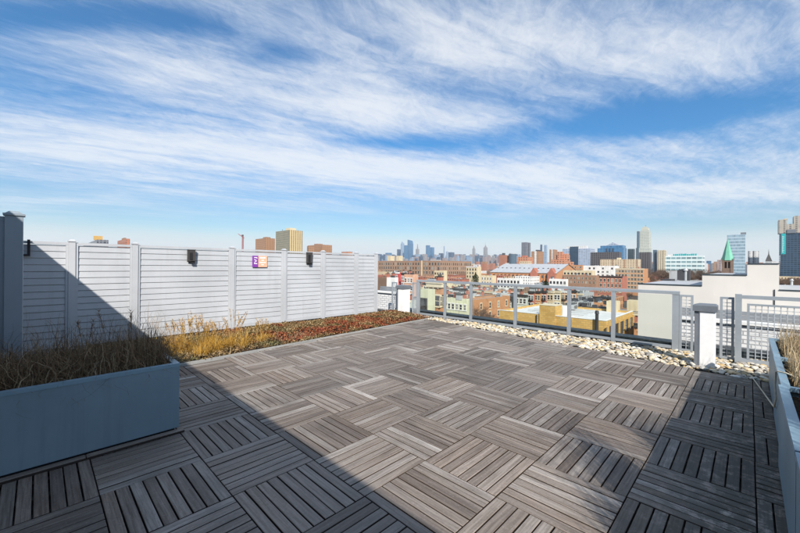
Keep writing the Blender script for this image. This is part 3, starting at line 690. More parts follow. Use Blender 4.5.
# ------------------------------------------------------------------ river stones along the railing
def make_pebbles():
    rg = random.Random(3)
    t = (1+5**0.5)/2
    base = [Vector(v).normalized() for v in ((-1, t, 0), (1, t, 0), (-1, -t, 0), (1, -t, 0), (0, -1, t), (0, 1, t), (0, -1, -t), (0, 1, -t), (t, 0, -1), (t, 0, 1), (-t, 0, -1), (-t, 0, 1))]
    F = [(0, 11, 5), (0, 5, 1), (0, 1, 7), (0, 7, 10), (0, 10, 11), (1, 5, 9), (5, 11, 4), (11, 10, 2), (10, 7, 6), (7, 1, 8), (3, 9, 4), (3, 4, 2), (3, 2, 6), (3, 6, 8), (3, 8, 9), (4, 9, 5), (2, 4, 11), (6, 2, 10), (8, 6, 7), (9, 8, 1)]
    V = list(base); F2 = []; cache = {}
    def mid(a, b):
        k = (min(a, b), max(a, b))
        if k not in cache: V.append(((V[a]+V[b])/2).normalized()); cache[k] = len(V)-1
        return cache[k]
    for a, b, c in F:
        x, y, z = mid(a, b), mid(b, c), mid(c, a); F2 += [(a, x, z), (b, y, x), (c, z, y), (x, y, z)]
    mb = MB()
    def stone(p, s):
        sx, sy, sz = s*rg.uniform(0.8, 1.5), s*rg.uniform(0.7, 1.1), s*rg.uniform(0.32, 0.62); a = rg.uniform(0, PI); tl = rg.uniform(-0.4, 0.4)
        ca, sa, ct, st = math.cos(a), math.sin(a), math.cos(tl), math.sin(tl); ph = [rg.uniform(0, 6) for _ in range(3)]
        o = len(mb.v)
        for v in V:
            k = 1+0.16*math.sin(2.3*v.x+ph[0])+0.13*math.sin(2.9*v.y+ph[1])+0.1*math.sin(3.1*v.z+ph[2])
            x, y, z = v.x*sx*k, v.y*sy*k, v.z*sz*k
            x, z = x*ct-z*st, x*st+z*ct
            mb.v.append((p[0]+x*ca-y*sa, p[1]+x*sa+y*ca, p[2]+z))
        for f in F2: mb.f.append(tuple(o+i for i in f)); mb.m.append(0)
    n = 0
    while n < 5200:
        x = rg.uniform(-8.25, 1.6); y = rg.uniform(6.55, RAIL_Y+0.12)
        if y < deck_back(x)+0.03+(0.12*math.sin(9*x)*0.25): continue
        if 0.12 < x < 1.0 and y < 6.74: continue
        if x < deck_left(y)-0.02 and y < 7.72+0.08*math.sin(5*x): continue
        s = rg.choice((0.012, 0.016, 0.020, 0.024, 0.030, 0.036, 0.047)); layer = rg.random()
        stone((x, y, -0.034+s*0.4+layer*0.035), s); n += 1
    tag(mb.build('gravel', M['pebble'], None, True), 'strip of cream and tan river stones between the deck and the railing', 'gravel', None, 'stuff')
make_pebbles()

# ------------------------------------------------------------------ railing, bollards, wire panels, parapet
ZT = 1.09
def rx(px, y=RAIL_Y): return on_y(px, 300, y).x
def make_railing():
    xs = [rx(418.5), rx(445), rx(471), rx(515.4), rx(569.2), rx(613.5), rx(675.8)]
    r = thing('glass_railing', (xs[3], RAIL_Y, 0), 'long grey metal railing with clear glass panes along the far edge', 'railing')
    for k, x in enumerate(xs):
        w = 0.05 if k in (0, 6) else 0.034
        mb = MB(); mb.box(x-w, x+w, RAIL_Y-0.03, RAIL_Y+0.03, -0.045, ZT-0.0605); mb.box(x-w-0.03, x+w+0.03, RAIL_Y-0.06, RAIL_Y+0.06, -0.0452, -0.03)
        mb.build('post', M['rail_paint'], r)
    MB().cbox(xs[0]-0.06, xs[-1]+0.06, RAIL_Y-0.036, RAIL_Y+0.036, ZT-0.06, ZT, 0.006).build('top_rail', M['rail_paint'], r)
    for k, (a, b) in enumerate(zip(xs[:-1], xs[1:])):
        wa = 0.05 if k == 0 else 0.034; wb = 0.05 if k == 5 else 0.034
        MB().box(a+wa+0.0005, b-wb-0.0005, RAIL_Y-0.024, RAIL_Y+0.024, 0.035, 0.088).build('bottom_rail', M['rail_paint'], r)
        MB().box(a+wa+0.012, b-wb-0.012, RAIL_Y-0.004, RAIL_Y+0.004, 0.10, ZT-0.075).build('glass_pane', M['railing_glass'], r)
    mb = MB(); mb.box(xs[0]-1.1, 5.4, 8.29, 8.64, -0.049, 0.125); 
    tag(mb.build('roof_coping', M['coping_dark']), 'dark metal coping on the roof edge behind the railing', 'coping')
    return xs
XS = make_railing()
def wire_panel(x0, x1, y, z0, z1, label, pitch=0.06, frame=0.035, name='wire_barrier', inner=None):
    r = thing(name, ((x0+x1)/2, y, z0), label, 'wire panel', 'grey framed wire mesh panels')
    mb = MB(); t = 0.02
    mb.box(x0, x0+frame, y-t, y+t, z0, z1); mb.box(x1-frame, x1, y-t, y+t, z0, z1)
    mb.box(x0+frame, x1-frame, y-t+0.001, y+t-0.001, z1-frame, z1); mb.box(x0+frame, x1-frame, y-t+0.001, y+t-0.001, z0, z0+frame)
    mb.build('frame', M['rail_paint'], r)
    mb = MB(); a, b = x0+frame, x1-frame; n = max(2, round((b-a)/pitch)); w = 0.0045
    for k in range(1, n): x = a+(b-a)*k/n; mb.box(x-w, x+w, y-w, y+w, z0+frame, z1-frame)
    m = round((z1-z0-2*frame)/pitch)
    for k in range(1, m): z = z0+frame+(z1-z0-2*frame)*k/m; mb.box(a, b, y+w+0.0005, y+2.6*w, z-w, z+w)
    tag(mb.build('wire_mesh', M['wire'], r), None, None, None, 'stuff')
    return r
wire_panel(rx(679.5), rx(693.5), RAIL_Y, 0.02, 1.03, 'narrow wire panel left of the right-hand white bollard')
wire_panel(rx(720, 8.0), rx(734.5, 8.0), 8.0, 0.02, 1.04, 'narrow wire panel right of the right-hand white bollard')
def big_gate():
    y = 7.95; x0 = rx(738.5, y); x1 = x0+2.3
    r = thing('wire_barrier', (x0, y, 0), 'wide wire mesh panel with a heavy grey post behind the right planters', 'wire panel')
    for x in (x0, x1): MB().box(x-0.04, x+0.04, y-0.04, y+0.04, -0.045, 1.10).build('post', M['rail_paint'], r)
    MB().box(x0+0.0405, x1-0.0405, y-0.03, y+0.03, 1.03, 1.085).build('top_rail', M['rail_paint'], r)
    MB().box(x0+0.0405, x1-0.0405, y-0.03, y+0.03, 0.0, 0.07).build('bottom_rail', M['rail_paint'], r)
    a, b, z0, z1 = x0+0.10, x1-0.10, 0.075, 0.955; mb = MB(); f = 0.03
    mb.box(a, a+f, y-0.018, y+0.018, z0, z1); mb.box(b-f, b, y-0.018, y+0.018, z0, z1); mb.box(a+f, b-f, y-0.017, y+0.017, z1-f, z1)
    mb.build('inner_frame', M['rail_paint'], r)
    mb = MB(); w = 0.004; n = 30
    for k in range(1, n): x = a+f+(b-a-2*f)*k/n; mb.box(x-w*1.3, x+w*1.3, y-w, y+w, z0, z1-f)
    for k in range(1, 15): z = z0+(z1-f-z0)*k/15; mb.box(a+f, b-f, y+w+0.0005, y+2.6*w, z-w, z+w)
    tag(mb.build('wire_mesh', M['wire'], r), None, None, None, 'stuff')
big_gate()
wire_panel(-8.42, rx(397.0), RAIL_Y, 0.04, 0.98, 'wire panel between the white fence end and the left-hand bollard')
wire_panel(rx(412.5), rx(417.2), RAIL_Y, 0.03, 1.0, 'very narrow wire panel between the left-hand bollard and the railing', 0.05, 0.03)
def bollard(x, y, w, h, label):
    r = thing('bollard', (x, y, 0), label, 'bollard', 'white bollards with dark caps')
    mb = MB(); s = w/2
    c = 0.018; ring = [(-s+c, -s), (s-c, -s), (s, -s+c), (s, s-c), (s-c, s), (-s+c, s), (-s, s-c), (-s, -s+c)]
    mb.prism([(x+a, y+b) for a, b in ring], -0.04, h-0.10); mb.build('body', M['bollard_white'], r)
    mb = MB(); mb.box(x-s-0.05, x-s-0.001, y-s+0.01, y+s, -0.04, h-0.10); mb.build('side_strip', M['cap_grey'], r)  # dark grey strip down the left side of the body
    e = 0.025; mb = MB(); mb.box(x-s-e-0.045, x+s+e, y-s-e, y+s+e, h-0.0995, h-0.012)
    mb.frustum([(x-s-e-0.045, y-s-e, h-0.0118), (x+s+e, y-s-e, h-0.0118), (x+s+e, y+s+e, h-0.0118), (x-s-e-0.045, y+s+e, h-0.0118)], [(x-s, y-s, h+0.012), (x+s, y-s, h+0.012), (x+s, y+s, h+0.012), (x-s, y+s, h+0.012)])
    mb.build('cap', M['cap_grey'], r)
bollard(-0.46, 7.27, 0.195, 0.95, 'white bollard with a dark cap standing in the gravel at right')
bollard(-7.70, 8.02, 0.28, 0.90, 'white bollard with a dark cap beside the far end of the fence')
def parapet(x0, x1, y, ztop, label):
    r = thing('parapet_wall', ((x0+x1)/2, y, 0), label, 'parapet')
    MB().box(x0, x1, y, y+0.2, -0.6, ztop).build('brick_face', M['brick_white'], r)
    MB().box(x0, x1+0.002, y+0.02, y+0.22, ztop+0.0005, ztop+0.07).build('lower_band', M['cap_grey'], r)
    MB().box(x0, x1+0.004, y-0.03, y+0.24, ztop+0.0705, ztop+0.125).build('coping', M['trim_white'], r)
    mb = MB(); 
    for k in range(3): mb.box(x0, x1, y+0.30+0.02*k, y+0.34+0.02*k, ztop+0.06+0.075*k, ztop+0.06+0.07+0.075*k)
    mb.build('upper_band', M['flashing'], r)
parapet(rx(676, 9.0), 5.0, 9.0, 0.42, 'white brick parapet wall behind the right-hand wire panels')
parapet(-10.2, rx(399.5, 8.95), 8.95, 0.44, 'white brick parapet wall behind the left-hand wire panel')

# ================================================================== THE CITY
GZ = -21.0
tag(MB().face([(-11500, -500, GZ), (3800, -500, GZ), (3800, 11500, GZ), (-11500, 11500, GZ)]).build('ground', M['city_ground']), None, None, None, 'structure')
BOXES = []
WIN = {}
def window_mesh(w, h, frame, sill):
    k = (round(w, 2), round(h, 2), frame, sill)
    if k not in WIN:
        mb = MB(); f = 0.11; a, b = w/2, h/2
        mb.box(-a, a, -0.02, 0.02, -b, b, 1)
        mb.box(-a-f, -a-0.001, -0.09, 0.02, -b-f, b+f); mb.box(a+0.001, a+f, -0.09, 0.02, -b-f, b+f)
        mb.box(-a, a, -0.089, 0.02, b+0.001, b+f); mb.box(-a, a, -0.10, 0.02, -b-f, -b-0.001); mb.box(-a, a, -0.05, -0.021, -0.05, 0.05)
        if sill: mb.box(-a-0.25, a+0.25, -0.16, 0.02, -b-f-0.16, -b-f-0.001); mb.box(-a-0.2, a+0.2, -0.12, 0.02, b+f+0.001, b+f+0.22)
        WIN[k] = mb.mesh('window', [M[frame], M['window_glass']])
    return WIN[k]
UNIT = {}
def unit_mesh(kind):
    if kind in UNIT: return UNIT[kind]
    mb = MB()
    if kind == 'roof_unit':
        mb.box(-0.9, 0.9, -0.6, 0.6, 0.15, 1.25); mb.cyl(-0.4, 0, 1.2505, 1.4, 0.34, 0.34, 10, 1); mb.cyl(0.42, 0, 1.2505, 1.4, 0.34, 0.34, 10, 1)
        for k in range(5): mb.box(-0.8+0.33*k, -0.6+0.33*k, -0.62, -0.6005, 0.3, 1.1, 1)
        for x in (-0.7, 0.7): mb.box(x-0.08, x+0.08, -0.5, 0.5, 0, 0.1495, 1)
        UNIT[kind] = mb.mesh(kind, [M['unit_grey'], M['unit_dark']])
    elif kind == 'chimney':
        mb.box(-0.45, 0.45, -0.35, 0.35, 0, 1.7); mb.box(-0.52, 0.52, -0.42, 0.42, 1.7005, 1.85, 1); mb.cyl(-0.2, 0, 1.8505, 2.2, 0.12, 0.1, 8, 1); mb.cyl(0.2, 0, 1.8505, 2.2, 0.12, 0.1, 8, 1)
        UNIT[kind] = mb.mesh(kind, [M['brick_red'], M['trim_dark']])
    elif kind == 'roof_hatch':
        mb.box(-0.8, 0.8, -1.1, 1.1, 0, 1.5); mb.frustum([(-0.9, -1.2, 1.5005), (0.9, -1.2, 1.5005), (0.9, 1.2, 1.5005), (-0.9, 1.2, 1.5005)], [(-0.9, -1.2, 1.6), (0.9, -1.2, 1.6), (0.9, 1.2, 2.1), (-0.9, 1.2, 2.1)], 1); mb.box(-0.4, 0.4, -1.13, -1.1005, 0.05, 1.4, 1)
        UNIT[kind] = mb.mesh(kind, [M['wall_grey'], M['roof_dark']])
    elif kind == 'vent_pipe':
        mb.cyl(0, 0, 0, 0.9, 0.11, 0.11, 8); mb.cyl(0, 0, 0.9005, 1.1, 0.2, 0.06, 8)
        UNIT[kind] = mb.mesh(kind, [M['unit_grey']])
    elif kind == 'skylight':
        mb.box(-0.8, 0.8, -0.6, 0.6, 0, 0.3); mb.frustum([(-0.75, -0.55, 0.3005), (0.75, -0.55, 0.3005), (0.75, 0.55, 0.3005), (-0.75, 0.55, 0.3005)], [(-0.5, -0.1, 0.7), (0.5, -0.1, 0.7), (0.5, 0.1, 0.7), (-0.5, 0.1, 0.7)], 1)
        UNIT[kind] = mb.mesh(kind, [M['unit_grey'], M['window_glass']])
    elif kind == 'condenser':
        mb.box(-0.4, 0.4, -0.4, 0.4, 0.1, 0.95); mb.cyl(0, 0, 0.9505, 1.0, 0.33, 0.33, 10)
        for x in (-0.3, 0.3): mb.box(x-0.05, x+0.05, -0.35, 0.35, 0, 0.0995)
        UNIT[kind] = mb.mesh(kind, [M['unit_dark']])
    return UNIT[kind]
def face_windows(r, x0, x1, y0, y1, zt, side, cols, rows, w, h, floor=3.3, first=2.0, frame='trim_white', sill=True, skip=()):
    o = wloc(r); me = window_mesh(w, h, frame, sill)
    for i in range(cols):
        for j in range(rows):
            if (i, j) in skip: continue
            z = zt-first-j*floor
            if side == 'f': p = (x0+(x1-x0)*(i+0.5)/cols, y0-0.001, z); rz = 0
            elif side == 'r': p = (x1+0.001, y0+(y1-y0)*(i+0.5)/cols, z); rz = PI/2
            else: p = (x0-0.001, y0+(y1-y0)*(i+0.5)/cols, z); rz = -PI/2
            link('window', me, r, Vector(p)-o, rz)
def fire_escape(r, x, y0, zt, floors, w=2.4, first=3.6, floor=3.2):
    mb = MB(); t = 0.045
    for k in range(floors):
        z = zt-first-k*floor
        mb.box(x-w/2, x+w/2, y0-0.95, y0-0.11, z, z+0.06)
        for q in (0.45, 0.9): mb.box(x-w/2, x+w/2, y0-0.95, y0-0.95+t, z+q, z+q+t)
        for i in range(7): xx = x-w/2+(w-t)*i/6; mb.box(xx, xx+t, y0-0.949, y0-0.95+t, z+0.061, z+0.899)
        for sx in (x-w/2, x+w/2-t): mb.box(sx, sx+t, y0-0.90, y0-0.11, z+0.9, z+0.9+t)
        if k < floors-1: mb.tube([(x-w*0.35, y0-0.6, z), (x+w*0.3, y0-0.6, z-floor)], 0.06, 4); mb.tube([(x-w*0.35, y0-0.35, z), (x+w*0.3, y0-0.35, z-floor)], 0.06, 4)
    mb.build('fire_escape', M['pipe_black'], r)
def extent(px0, px1, pyt, d, pxc=None, depth=None):
    """ground plan of an upright box that fills the columns px0..px1 at distance d, with its top at row pyt"""
    u = ((px0+px1)/2-400)/F_PX; dr = FWD+RGT*u
    sp = abs(dr.y)/(abs(dr.y)+abs(dr.x))
    if dr.x <= 0.02:
        c = pxc if pxc is not None else px0+(px1-px0)*sp
        p = at(c, pyt, d); x1, y0 = p.x, p.y; x0 = on_y(px0, 300, y0).x
        y1 = y0+depth if depth and (px0+px1)/2 >= 600 else on_x(px1, 300, x1).y
        if y1 < y0+1 or y1 > y0*6+80: y1 = y0+abs(x1-x0)
    else:
        c = pxc if pxc is not None else px0+(px1-px0)*(1-sp)
        p = at(c, pyt, d); x0, y0 = p.x, p.y; x1 = on_y(px1, 300, y0).x; y1 = y0+(depth or abs(x1-x0))
    return x0, x1, y0, y1, p.z
def bld(name, label, ext, wall, roof='roof_grey', par=0.5, trim=None, front=None, side=None, clutter=0, cat='building', group=None, seed=0, base=GZ, kinds=None):
    x0, x1, y0, y1, zt = ext; BOXES.append((x0, x1, y0, y1)); rg = random.Random(seed+int(abs(x0*7+y0*13)))
    r = thing(name, ((x0+x1)/2, (y0+y1)/2, base), label, cat, group)
    t = 0.3; zr = zt-par; mb = MB(); mb.box(x0, x1, y0, y1, base, zr, skip=('t', 'b'))
    for b in ((x0, x1, y0, y0+t), (x0, x1, y1-t, y1), (x0, x0+t, y0+t, y1-t), (x1-t, x1, y0+t, y1-t)): mb.box(*b, zr, zt, skip=('b',))
    mb.build('wall', M[wall], r)
    MB().face([(x0+t, y0+t, zr), (x1-t, y0+t, zr), (x1-t, y1-t, zr), (x0+t, y1-t, zr)]).build('roof', M[roof], r)
    if trim:
        mb = MB(); mb.box(x0-0.02, x1+0.3, y0-0.35, y0-0.002, zt-0.75, zt-0.05); mb.box(x0-0.02, x1+0.45, y0-0.5, y0-0.002, zt-0.049, zt+0.12); mb.box(x1+0.002, x1+0.28, y0-0.001, y0+1.0, zt-0.75, zt-0.05)
        n = max(3, int((x1-x0)/0.9))
        for k in range(n): q = x0+(x1-x0)*(k+0.5)/n; mb.box(q-0.1, q+0.1, y0-0.25, y0-0.003, zt-1.0, zt-0.751)
        mb.build('cornice', M[trim], r)
    if front: face_windows(r, x0, x1, y0, y1, zt, 'f', **front)
    if side: face_windows(r, x0, x1, y0, y1, zt, 'r' if (x0+x1) < 0 else 'l', **side)
    o = wloc(r); kinds = kinds or ('roof_unit', 'chimney', 'chimney', 'vent_pipe', 'skylight', 'condenser', 'vent_pipe', 'condenser', 'roof_hatch', 'chimney', 'condenser')
    for k in range(clutter):
        me = rg.choice(kinds); m = min(2.0, (x1-x0)/3, (y1-y0)/3)
        link(me, unit_mesh(me), r, Vector((rg.uniform(x0+m, x1-m), rg.uniform(y0+m, y1-m), zr))-o, rg.choice((0, PI/2)))
    return r

# ---- the cream stucco neighbour that steps up behind the wire panels
def make_stepped():
    y = 13.5; zs = []; r = None
    cuts = [(638, 702, 285.2), (702, 747, 275.4), (747, 779, 264.3), (779, 1000, 291.0)]
    xa = on_y(638, 300, y).x
    r = thing('stepped_building', (xa+4, y, GZ), 'cream stucco building with a stepped blank wall behind the wire panels', 'building')
    xe = on_y(638, 300, y).x
    for k, (a, b, t) in enumerate(cuts):
        x0 = on_y(a, 300, y).x; x1 = on_y(b, 300, y).x if b < 1000 else x0+9; z = on_y((a+min(b, 800))/2, t, y).z; yb = y+(4.5 if k < 1 else 7 if k < 3 else 5)
        MB().box(x0, x1, y, yb, GZ, z).build('wall', M['stucco'], r)
        MB().face([(x0, y, z+0.004), (x1, y, z+0.004), (x1, yb, z+0.004), (x0, yb, z+0.004)]).build('roof', M['roof_silver'], r)
        MB().box(x0-0.02 if k in (0,) else x0+0.002, x1+(0.02 if k == 3 else -0.002), y-0.02, y+0.10, z+0.0045, z+0.03).build('coping', M['coping_dark'], r)
        BOXES.append((x0, x1, y, yb))
    q = on_y(774.5, 300, y); MB().box(q.x-0.009, q.x+0.009, y-0.02, y-0.002, on_y(774.5, 305, y).z, on_y(774.5, 289.5, y).z).build('vent_pipe', M['pipe_black'], r)
make_stepped()
# flat roofs and a vault between our parapet and that wall
bld('low_building', 'low dark flat roof just behind the right-hand parapet', (-0.9, 6.0, 9.6, 13.4, -0.2), 'wall_grey', 'roof_grey', 0.1)
bld('roof_shed', 'dark boxy rooftop shed above the cream wall left of the church spire', extent(661, 672, 279.5, 26, 671.0, 2), 'trim_dark', 'roof_dark', 0.05, clutter=0)
bld('roof_shed', 'long low dark rooftop sheds seen left of the church spire', extent(673, 701, 281.0, 28, 700.0, 2), 'wall_grey', 'roof_dark', 0.1, clutter=2, kinds=('condenser', 'vent_pipe'))
bld('pale_rooftop_room', 'pale grey rooftop room below the white banded offices', extent(669, 681, 271.0, 120, 680.0, 6), 'wall_grey', 'roof_grey', 0.2, clutter=1)
bld('white_rooftop_room', 'small white rooftop room right of the cream stepped wall', extent(783, 800, 287.2, 40, None, 6), 'wall_white', 'roof_white', 0.2, clutter=1)
bld('black_rooftop_room', 'small black rooftop room against the stepped wall at right', extent(779.5, 784.5, 284.5, 32, None, 3), 'trim_dark', 'roof_dark', 0.1)

# ---- the yellow brick block with the big white roof
def make_yellow():
    pc = at(606, 321, 68); x1, y0, zt = pc.x, pc.y, pc.z
    x0 = on_y(499.5, 300, y0).x; y1 = on_x(633, 300, x1).y
    r = bld('yellow_brick_block', 'long yellow brick block with a broad white roof below the railing', (x0, x1, y0, y1, zt), 'brick_yellow', 'roof_white', 0.45)
    o = wloc(r)
    xa, xb = on_y(540, 300, y0).x, on_y(555.6, 300, y0).x; zb = on_y(548, 305.5, y0).z
    MB().box(xa, xb, y0-0.25, y0+3.5, GZ, zb).build('raised_bay', M['brick_yellow'], r)
    MB().box(xa-0.1, xb+0.1, y0-0.33, y0+3.6, zb+0.001, zb+0.14).build('coping', M['trim_cream'], r)
    MB().box(x0, x1+0.05, y0-0.06, y0+0.36, zt+0.001, zt+0.10).build('coping', M['trim_white'], r)
    MB().box(x1-0.36, x1+0.06, y0+0.361, y1, zt+0.001, zt+0.10).build('coping', M['trim_white'], r)
    xp = on_y(537, 300, y0).x; MB().cyl(xp, y0-0.15, GZ, zt-0.2, 0.13, None, 8).build('downpipe', M['pipe_black'], r)
    q = on_y(597.5, 315, y0); mb = MB(); mb.cyl(q.x, y0-0.35, GZ, q.z+0.3, 0.30, None, 10); mb.cyl(q.x, y0-0.35, q.z+0.301, q.z+0.9, 0.42, 0.3, 10); mb.build('flue', M['pipe_black'], r)
    face_windows(r, x0, x1, y0, y0+(y1-y0)*0.95, zt, 'r', 5, 2, 4.6, 2.4, 3.9, 2.6, 'trim_dark', False)
    for k in range(6): ya = y0+(y1-y0)*(0.02+0.19*k); MB().box(x1+0.003, x1+0.28, ya, ya+0.7, GZ, zt-0.8).build('pilaster', M['brick_yellow'], r)
    zr = zt-0.45; rg = random.Random(4)
    hx = on_y(561, 300, y0+5).x; MB().box(hx-0.9, hx+0.9, y0+4, y0+7, zr+0.002, zr+2.1).build('stair_head', M['wall_white'], r)
    MB().box(hx-0.1, hx+0.6, y0+3.96, y0+3.999, zr+0.05, zr+1.8).build('door', M['unit_grey'], r)
    for (px, py, s) in ((578, 302, 3), (586, 300.5, 4), (592, 301, 4), (598, 302, 3), (577, 306, 3), (583, 306.5, 4), (590, 306, 4), (572, 309.5, 3), (604, 309, 3), (609, 304, 3)):
        p = on_z(px, py, zr)
        for k in range(s):
            me = rg.choice(('condenser', 'condenser', 'roof_unit', 'condenser', 'skylight', 'vent_pipe'))
            u_ = link(me, unit_mesh(me), r, Vector((p.x+rg.uniform(-2.2, 2.2), p.y+rg.uniform(-2, 2), zr))-o, rg.choice((0, PI/2))); u_.scale = (1.25, 1.25, 1.1)
    p = on_z(612, 312, zr); 
    for k in range(2): mb = MB(); mb.box(p.x-1.2+k*3, p.x+1.0+k*3, p.y+6*k, p.y+3+6*k, zr+0.002, zr+2.6); mb.build('roof_room', M['wall_cream'], r)
    mb = MB()
    for k in range(4): yy = y0+(y1-y0)*(0.3+0.15*k); mb.tube([(x0+4, yy, zr+0.35), (x1-6, yy, zr+0.35)], 0.12, 6)
    mb.build('roof_pipes', M['unit_grey'], r)
make_yellow()

# ---- nearer houses that can be told apart
bld('pale_green_bulkhead', 'narrow pale yellow-green rooftop bulkhead behind the left railing end', extent(419.5, 430, 289.5, 26, 428.0, 5), 'wall_green', 'roof_grey', 0.15, None, dict(cols=1, rows=1, w=0.5, h=0.9, first=1.2, frame='trim_dark', sill=False))
bld('brown_brick_house', 'brown-orange brick house with cream lintels behind the left railing', extent(427, 446, 283.5, 66, 441.0, 12), 'brick_orange', 'roof_dark', 0.5, 'trim_cream', dict(cols=2, rows=5, w=1.0, h=1.9, floor=3.6, first=3.3, frame='trim_cream'), dict(cols=3, rows=4, w=0.9, h=1.7, floor=3.6, first=3.3, frame='trim_cream'), 6)
bld('pale_green_house', 'pale green house with a row of small windows behind the railing', extent(440, 470, 299.0, 104, 467.0, 14), 'wall_green', 'roof_silver', 0.5, None, dict(cols=7, rows=3, w=0.75, h=1.5, floor=3.1, first=2.6, frame='trim_white'), None, 9)
bld('orange_brick_house', 'orange brick house whose long side wall recedes behind a bare tree', extent(455, 510, 300.5, 116, 466.5, None), 'brick_orange', 'roof_grey', 0.5, 'trim_dark', dict(cols=2, rows=3, w=0.9, h=1.7, floor=3.2, first=2.4), dict(cols=5, rows=3, w=1.1, h=1.9, floor=3.3, first=2.6, frame='trim_cream', skip=((0, 0), (4, 1))), 6)
bld('pale_sage_house', 'pale sage-grey house left of the yellow brick block', extent(499.5, 515, 294.5, 138, 513.0, 14), 'wall_sage', 'roof_grey', 0.4, 'trim_white', dict(cols=2, rows=3, w=1.0, h=1.9, floor=3.2, first=2.6), None, 4)
bld('grey_green_house', 'grey-green house with white-framed windows behind the yellow block', extent(515.5, 528, 295.0, 132, 526.5, 14), 'wall_sage', 'roof_dark', 0.4, 'trim_dark', dict(cols=3, rows=3, w=0.9, h=1.7, floor=3.2, first=2.4), None, 3)
for k, (a, b, w, c, t, lab) in enumerate(((528.2, 534.5, 'brick_red', 1, 'trim_dark', 'red brick rowhouse, leftmost behind the yellow block'), (534.7, 541, 'brick_orange', 2, 'trim_dark', 'orange brick rowhouse between two red-brown ones behind the yellow block'),
        (541.2, 547, 'brick_red', 3, 'trim_dark', 'red brick rowhouse beside the tan ones behind the yellow block'), (547.2, 554, 'brick_tan', 2, 'trim_cream', 'tan brick rowhouse, left one of the tan pair'), (554.2, 561, 'wall_cream', 2, 'trim_cream', 'cream rowhouse with a bay at the end of the brick row'), (561.2, 569, 'wall_pink', 2, 'trim_white', 'salmon-pink rowhouse behind the first railing glass pane seam'), (569.3, 577, 'brick_orange', 2, 'trim_dark', 'orange brick rowhouse right of the salmon-pink one'))):
    ex = extent(a, b, 291.5-0.12*k, 148, b-0.9, 13)
    rh = bld('rowhouse', lab, ex, w, 'roof_dark' if k % 2 else 'roof_silver', 0.4, t, dict(cols=2, rows=3, w=0.85, h=1.8, floor=3.2, first=2.7, frame='trim_cream' if k % 2 else 'trim_white'), None, 4, 'house', 'attached row of brick houses behind the yellow block', k)
    if k in (0, 2, 5): fire_escape(rh, (ex[0]+ex[1])/2, ex[2], ex[4], 3)
bld('white_house', 'white flat-roofed house with small dark windows left of the brick hall', extent(497, 522, 278.6, 262, 520.0, 14), 'wall_white', 'roof_white', 0.5, None, dict(cols=7, rows=2, w=1.2, h=1.7, floor=3.3, first=2.6, frame='trim_dark', sill=False), None, 4)
bld('white_house', 'white flat-roofed house below the cream and red-based house', extent(549, 568, 279.2, 250, 566.5, 14), 'wall_white', 'roof_white', 0.5, None, dict(cols=5, rows=2, w=1.1, h=1.7, floor=3.3, first=2.6, frame='trim_dark', sill=False), None, 4)
bld('cream_house', 'cream house with a red-brown base left of the orange block', extent(563, 595, 270.6, 330, 592.0, 18), 'wall_cream', 'roof_silver', 0.6, None, dict(cols=8, rows=3, w=1.5, h=1.6, floor=3.4, first=3.0, frame='trim_dark', sill=False), None, 5)
bld('red_base_house', 'dark red-brown brick house in front of the cream house', extent(562, 600, 275.6, 300, 596.0, 12), 'brick_brown', 'roof_grey', 0.5, None, dict(cols=9, rows=2, w=1.2, h=1.8, floor=3.4, first=2.6, frame='trim_cream', sill=False), None, 6)
bld('orange_block', 'tall bright orange brick block with bands of windows right of centre', extent(615, 647, 268.6, 285, 643.5, 18), 'brick_orange', 'roof_grey', 0.6, 'trim_cream', dict(cols=9, rows=5, w=1.7, h=1.7, floor=3.2, first=2.4, frame='trim_cream'), None, 4)
bld('red_brown_block', 'red-brown brick block in front of the orange block', extent(599, 626, 276.5, 235, 622.0, 14), 'brick_red', 'roof_dark', 0.5, 'trim_dark', dict(cols=6, rows=3, w=1.2, h=2.0, floor=3.4, first=2.8, frame='trim_cream'), None, 5)
bld('white_block', 'white block with three square windows under the tan offices', extent(583, 618, 265.8, 420, 614.5, 20), 'wall_white', 'roof_white', 0.6, None, dict(cols=7, rows=3, w=1.8, h=2.0, floor=4.2, first=3.2, frame='trim_dark', sill=False, skip=((0, 0), (3, 0), (5, 0), (6, 1), (0, 1))), None, 6)
bld('low_orange_block', 'low orange brick block right of the stepped pink block', extent(566, 584, 265.0, 470, 582.0, 16), 'brick_orange', 'roof_grey', 0.5, None, dict(cols=6, rows=2, w=1.6, h=2.0, floor=4.0, first=3.0, frame='trim_cream', sill=False), None, 3)
bld('cream_house', 'small cream-yellow house left of the evergreen tree', extent(434, 447, 270.6, 300, 444.0, 14), 'wall_cream', 'roof_grey', 0.5, None, dict(cols=4, rows=2, w=1.2, h=1.6, floor=3.3, first=2.6, frame='trim_dark', sill=False), None, 3)
bld('cream_house', 'narrow cream house with tall gables right of the long brick mill', extent(466, 481, 266.6, 360, 477.0, 14), 'wall_cream', 'roof_silver', 0.5, 'trim_white', dict(cols=4, rows=3, w=1.2, h=2.0, floor=3.6, first=3.0, frame='trim_dark', sill=False), None, 3)
bld('pale_house', 'pale stucco house just right of the evergreen tree', extent(481, 496, 275.5, 280, 492.0, 14), 'wall_cream', 'roof_grey', 0.5, None, dict(cols=4, rows=2, w=1.1, h=1.7, floor=3.3, first=2.6, frame='trim_white'), None, 4)
bld('red_house', 'bright red painted house behind the left-hand bollard', extent(391, 401, 272.2, 190, 398.0, 12), 'wall_redpaint', 'roof_white', 0.4, 'trim_white', dict(cols=3, rows=3, w=0.9, h=1.6, floor=3.2, first=2.6), None, 3)
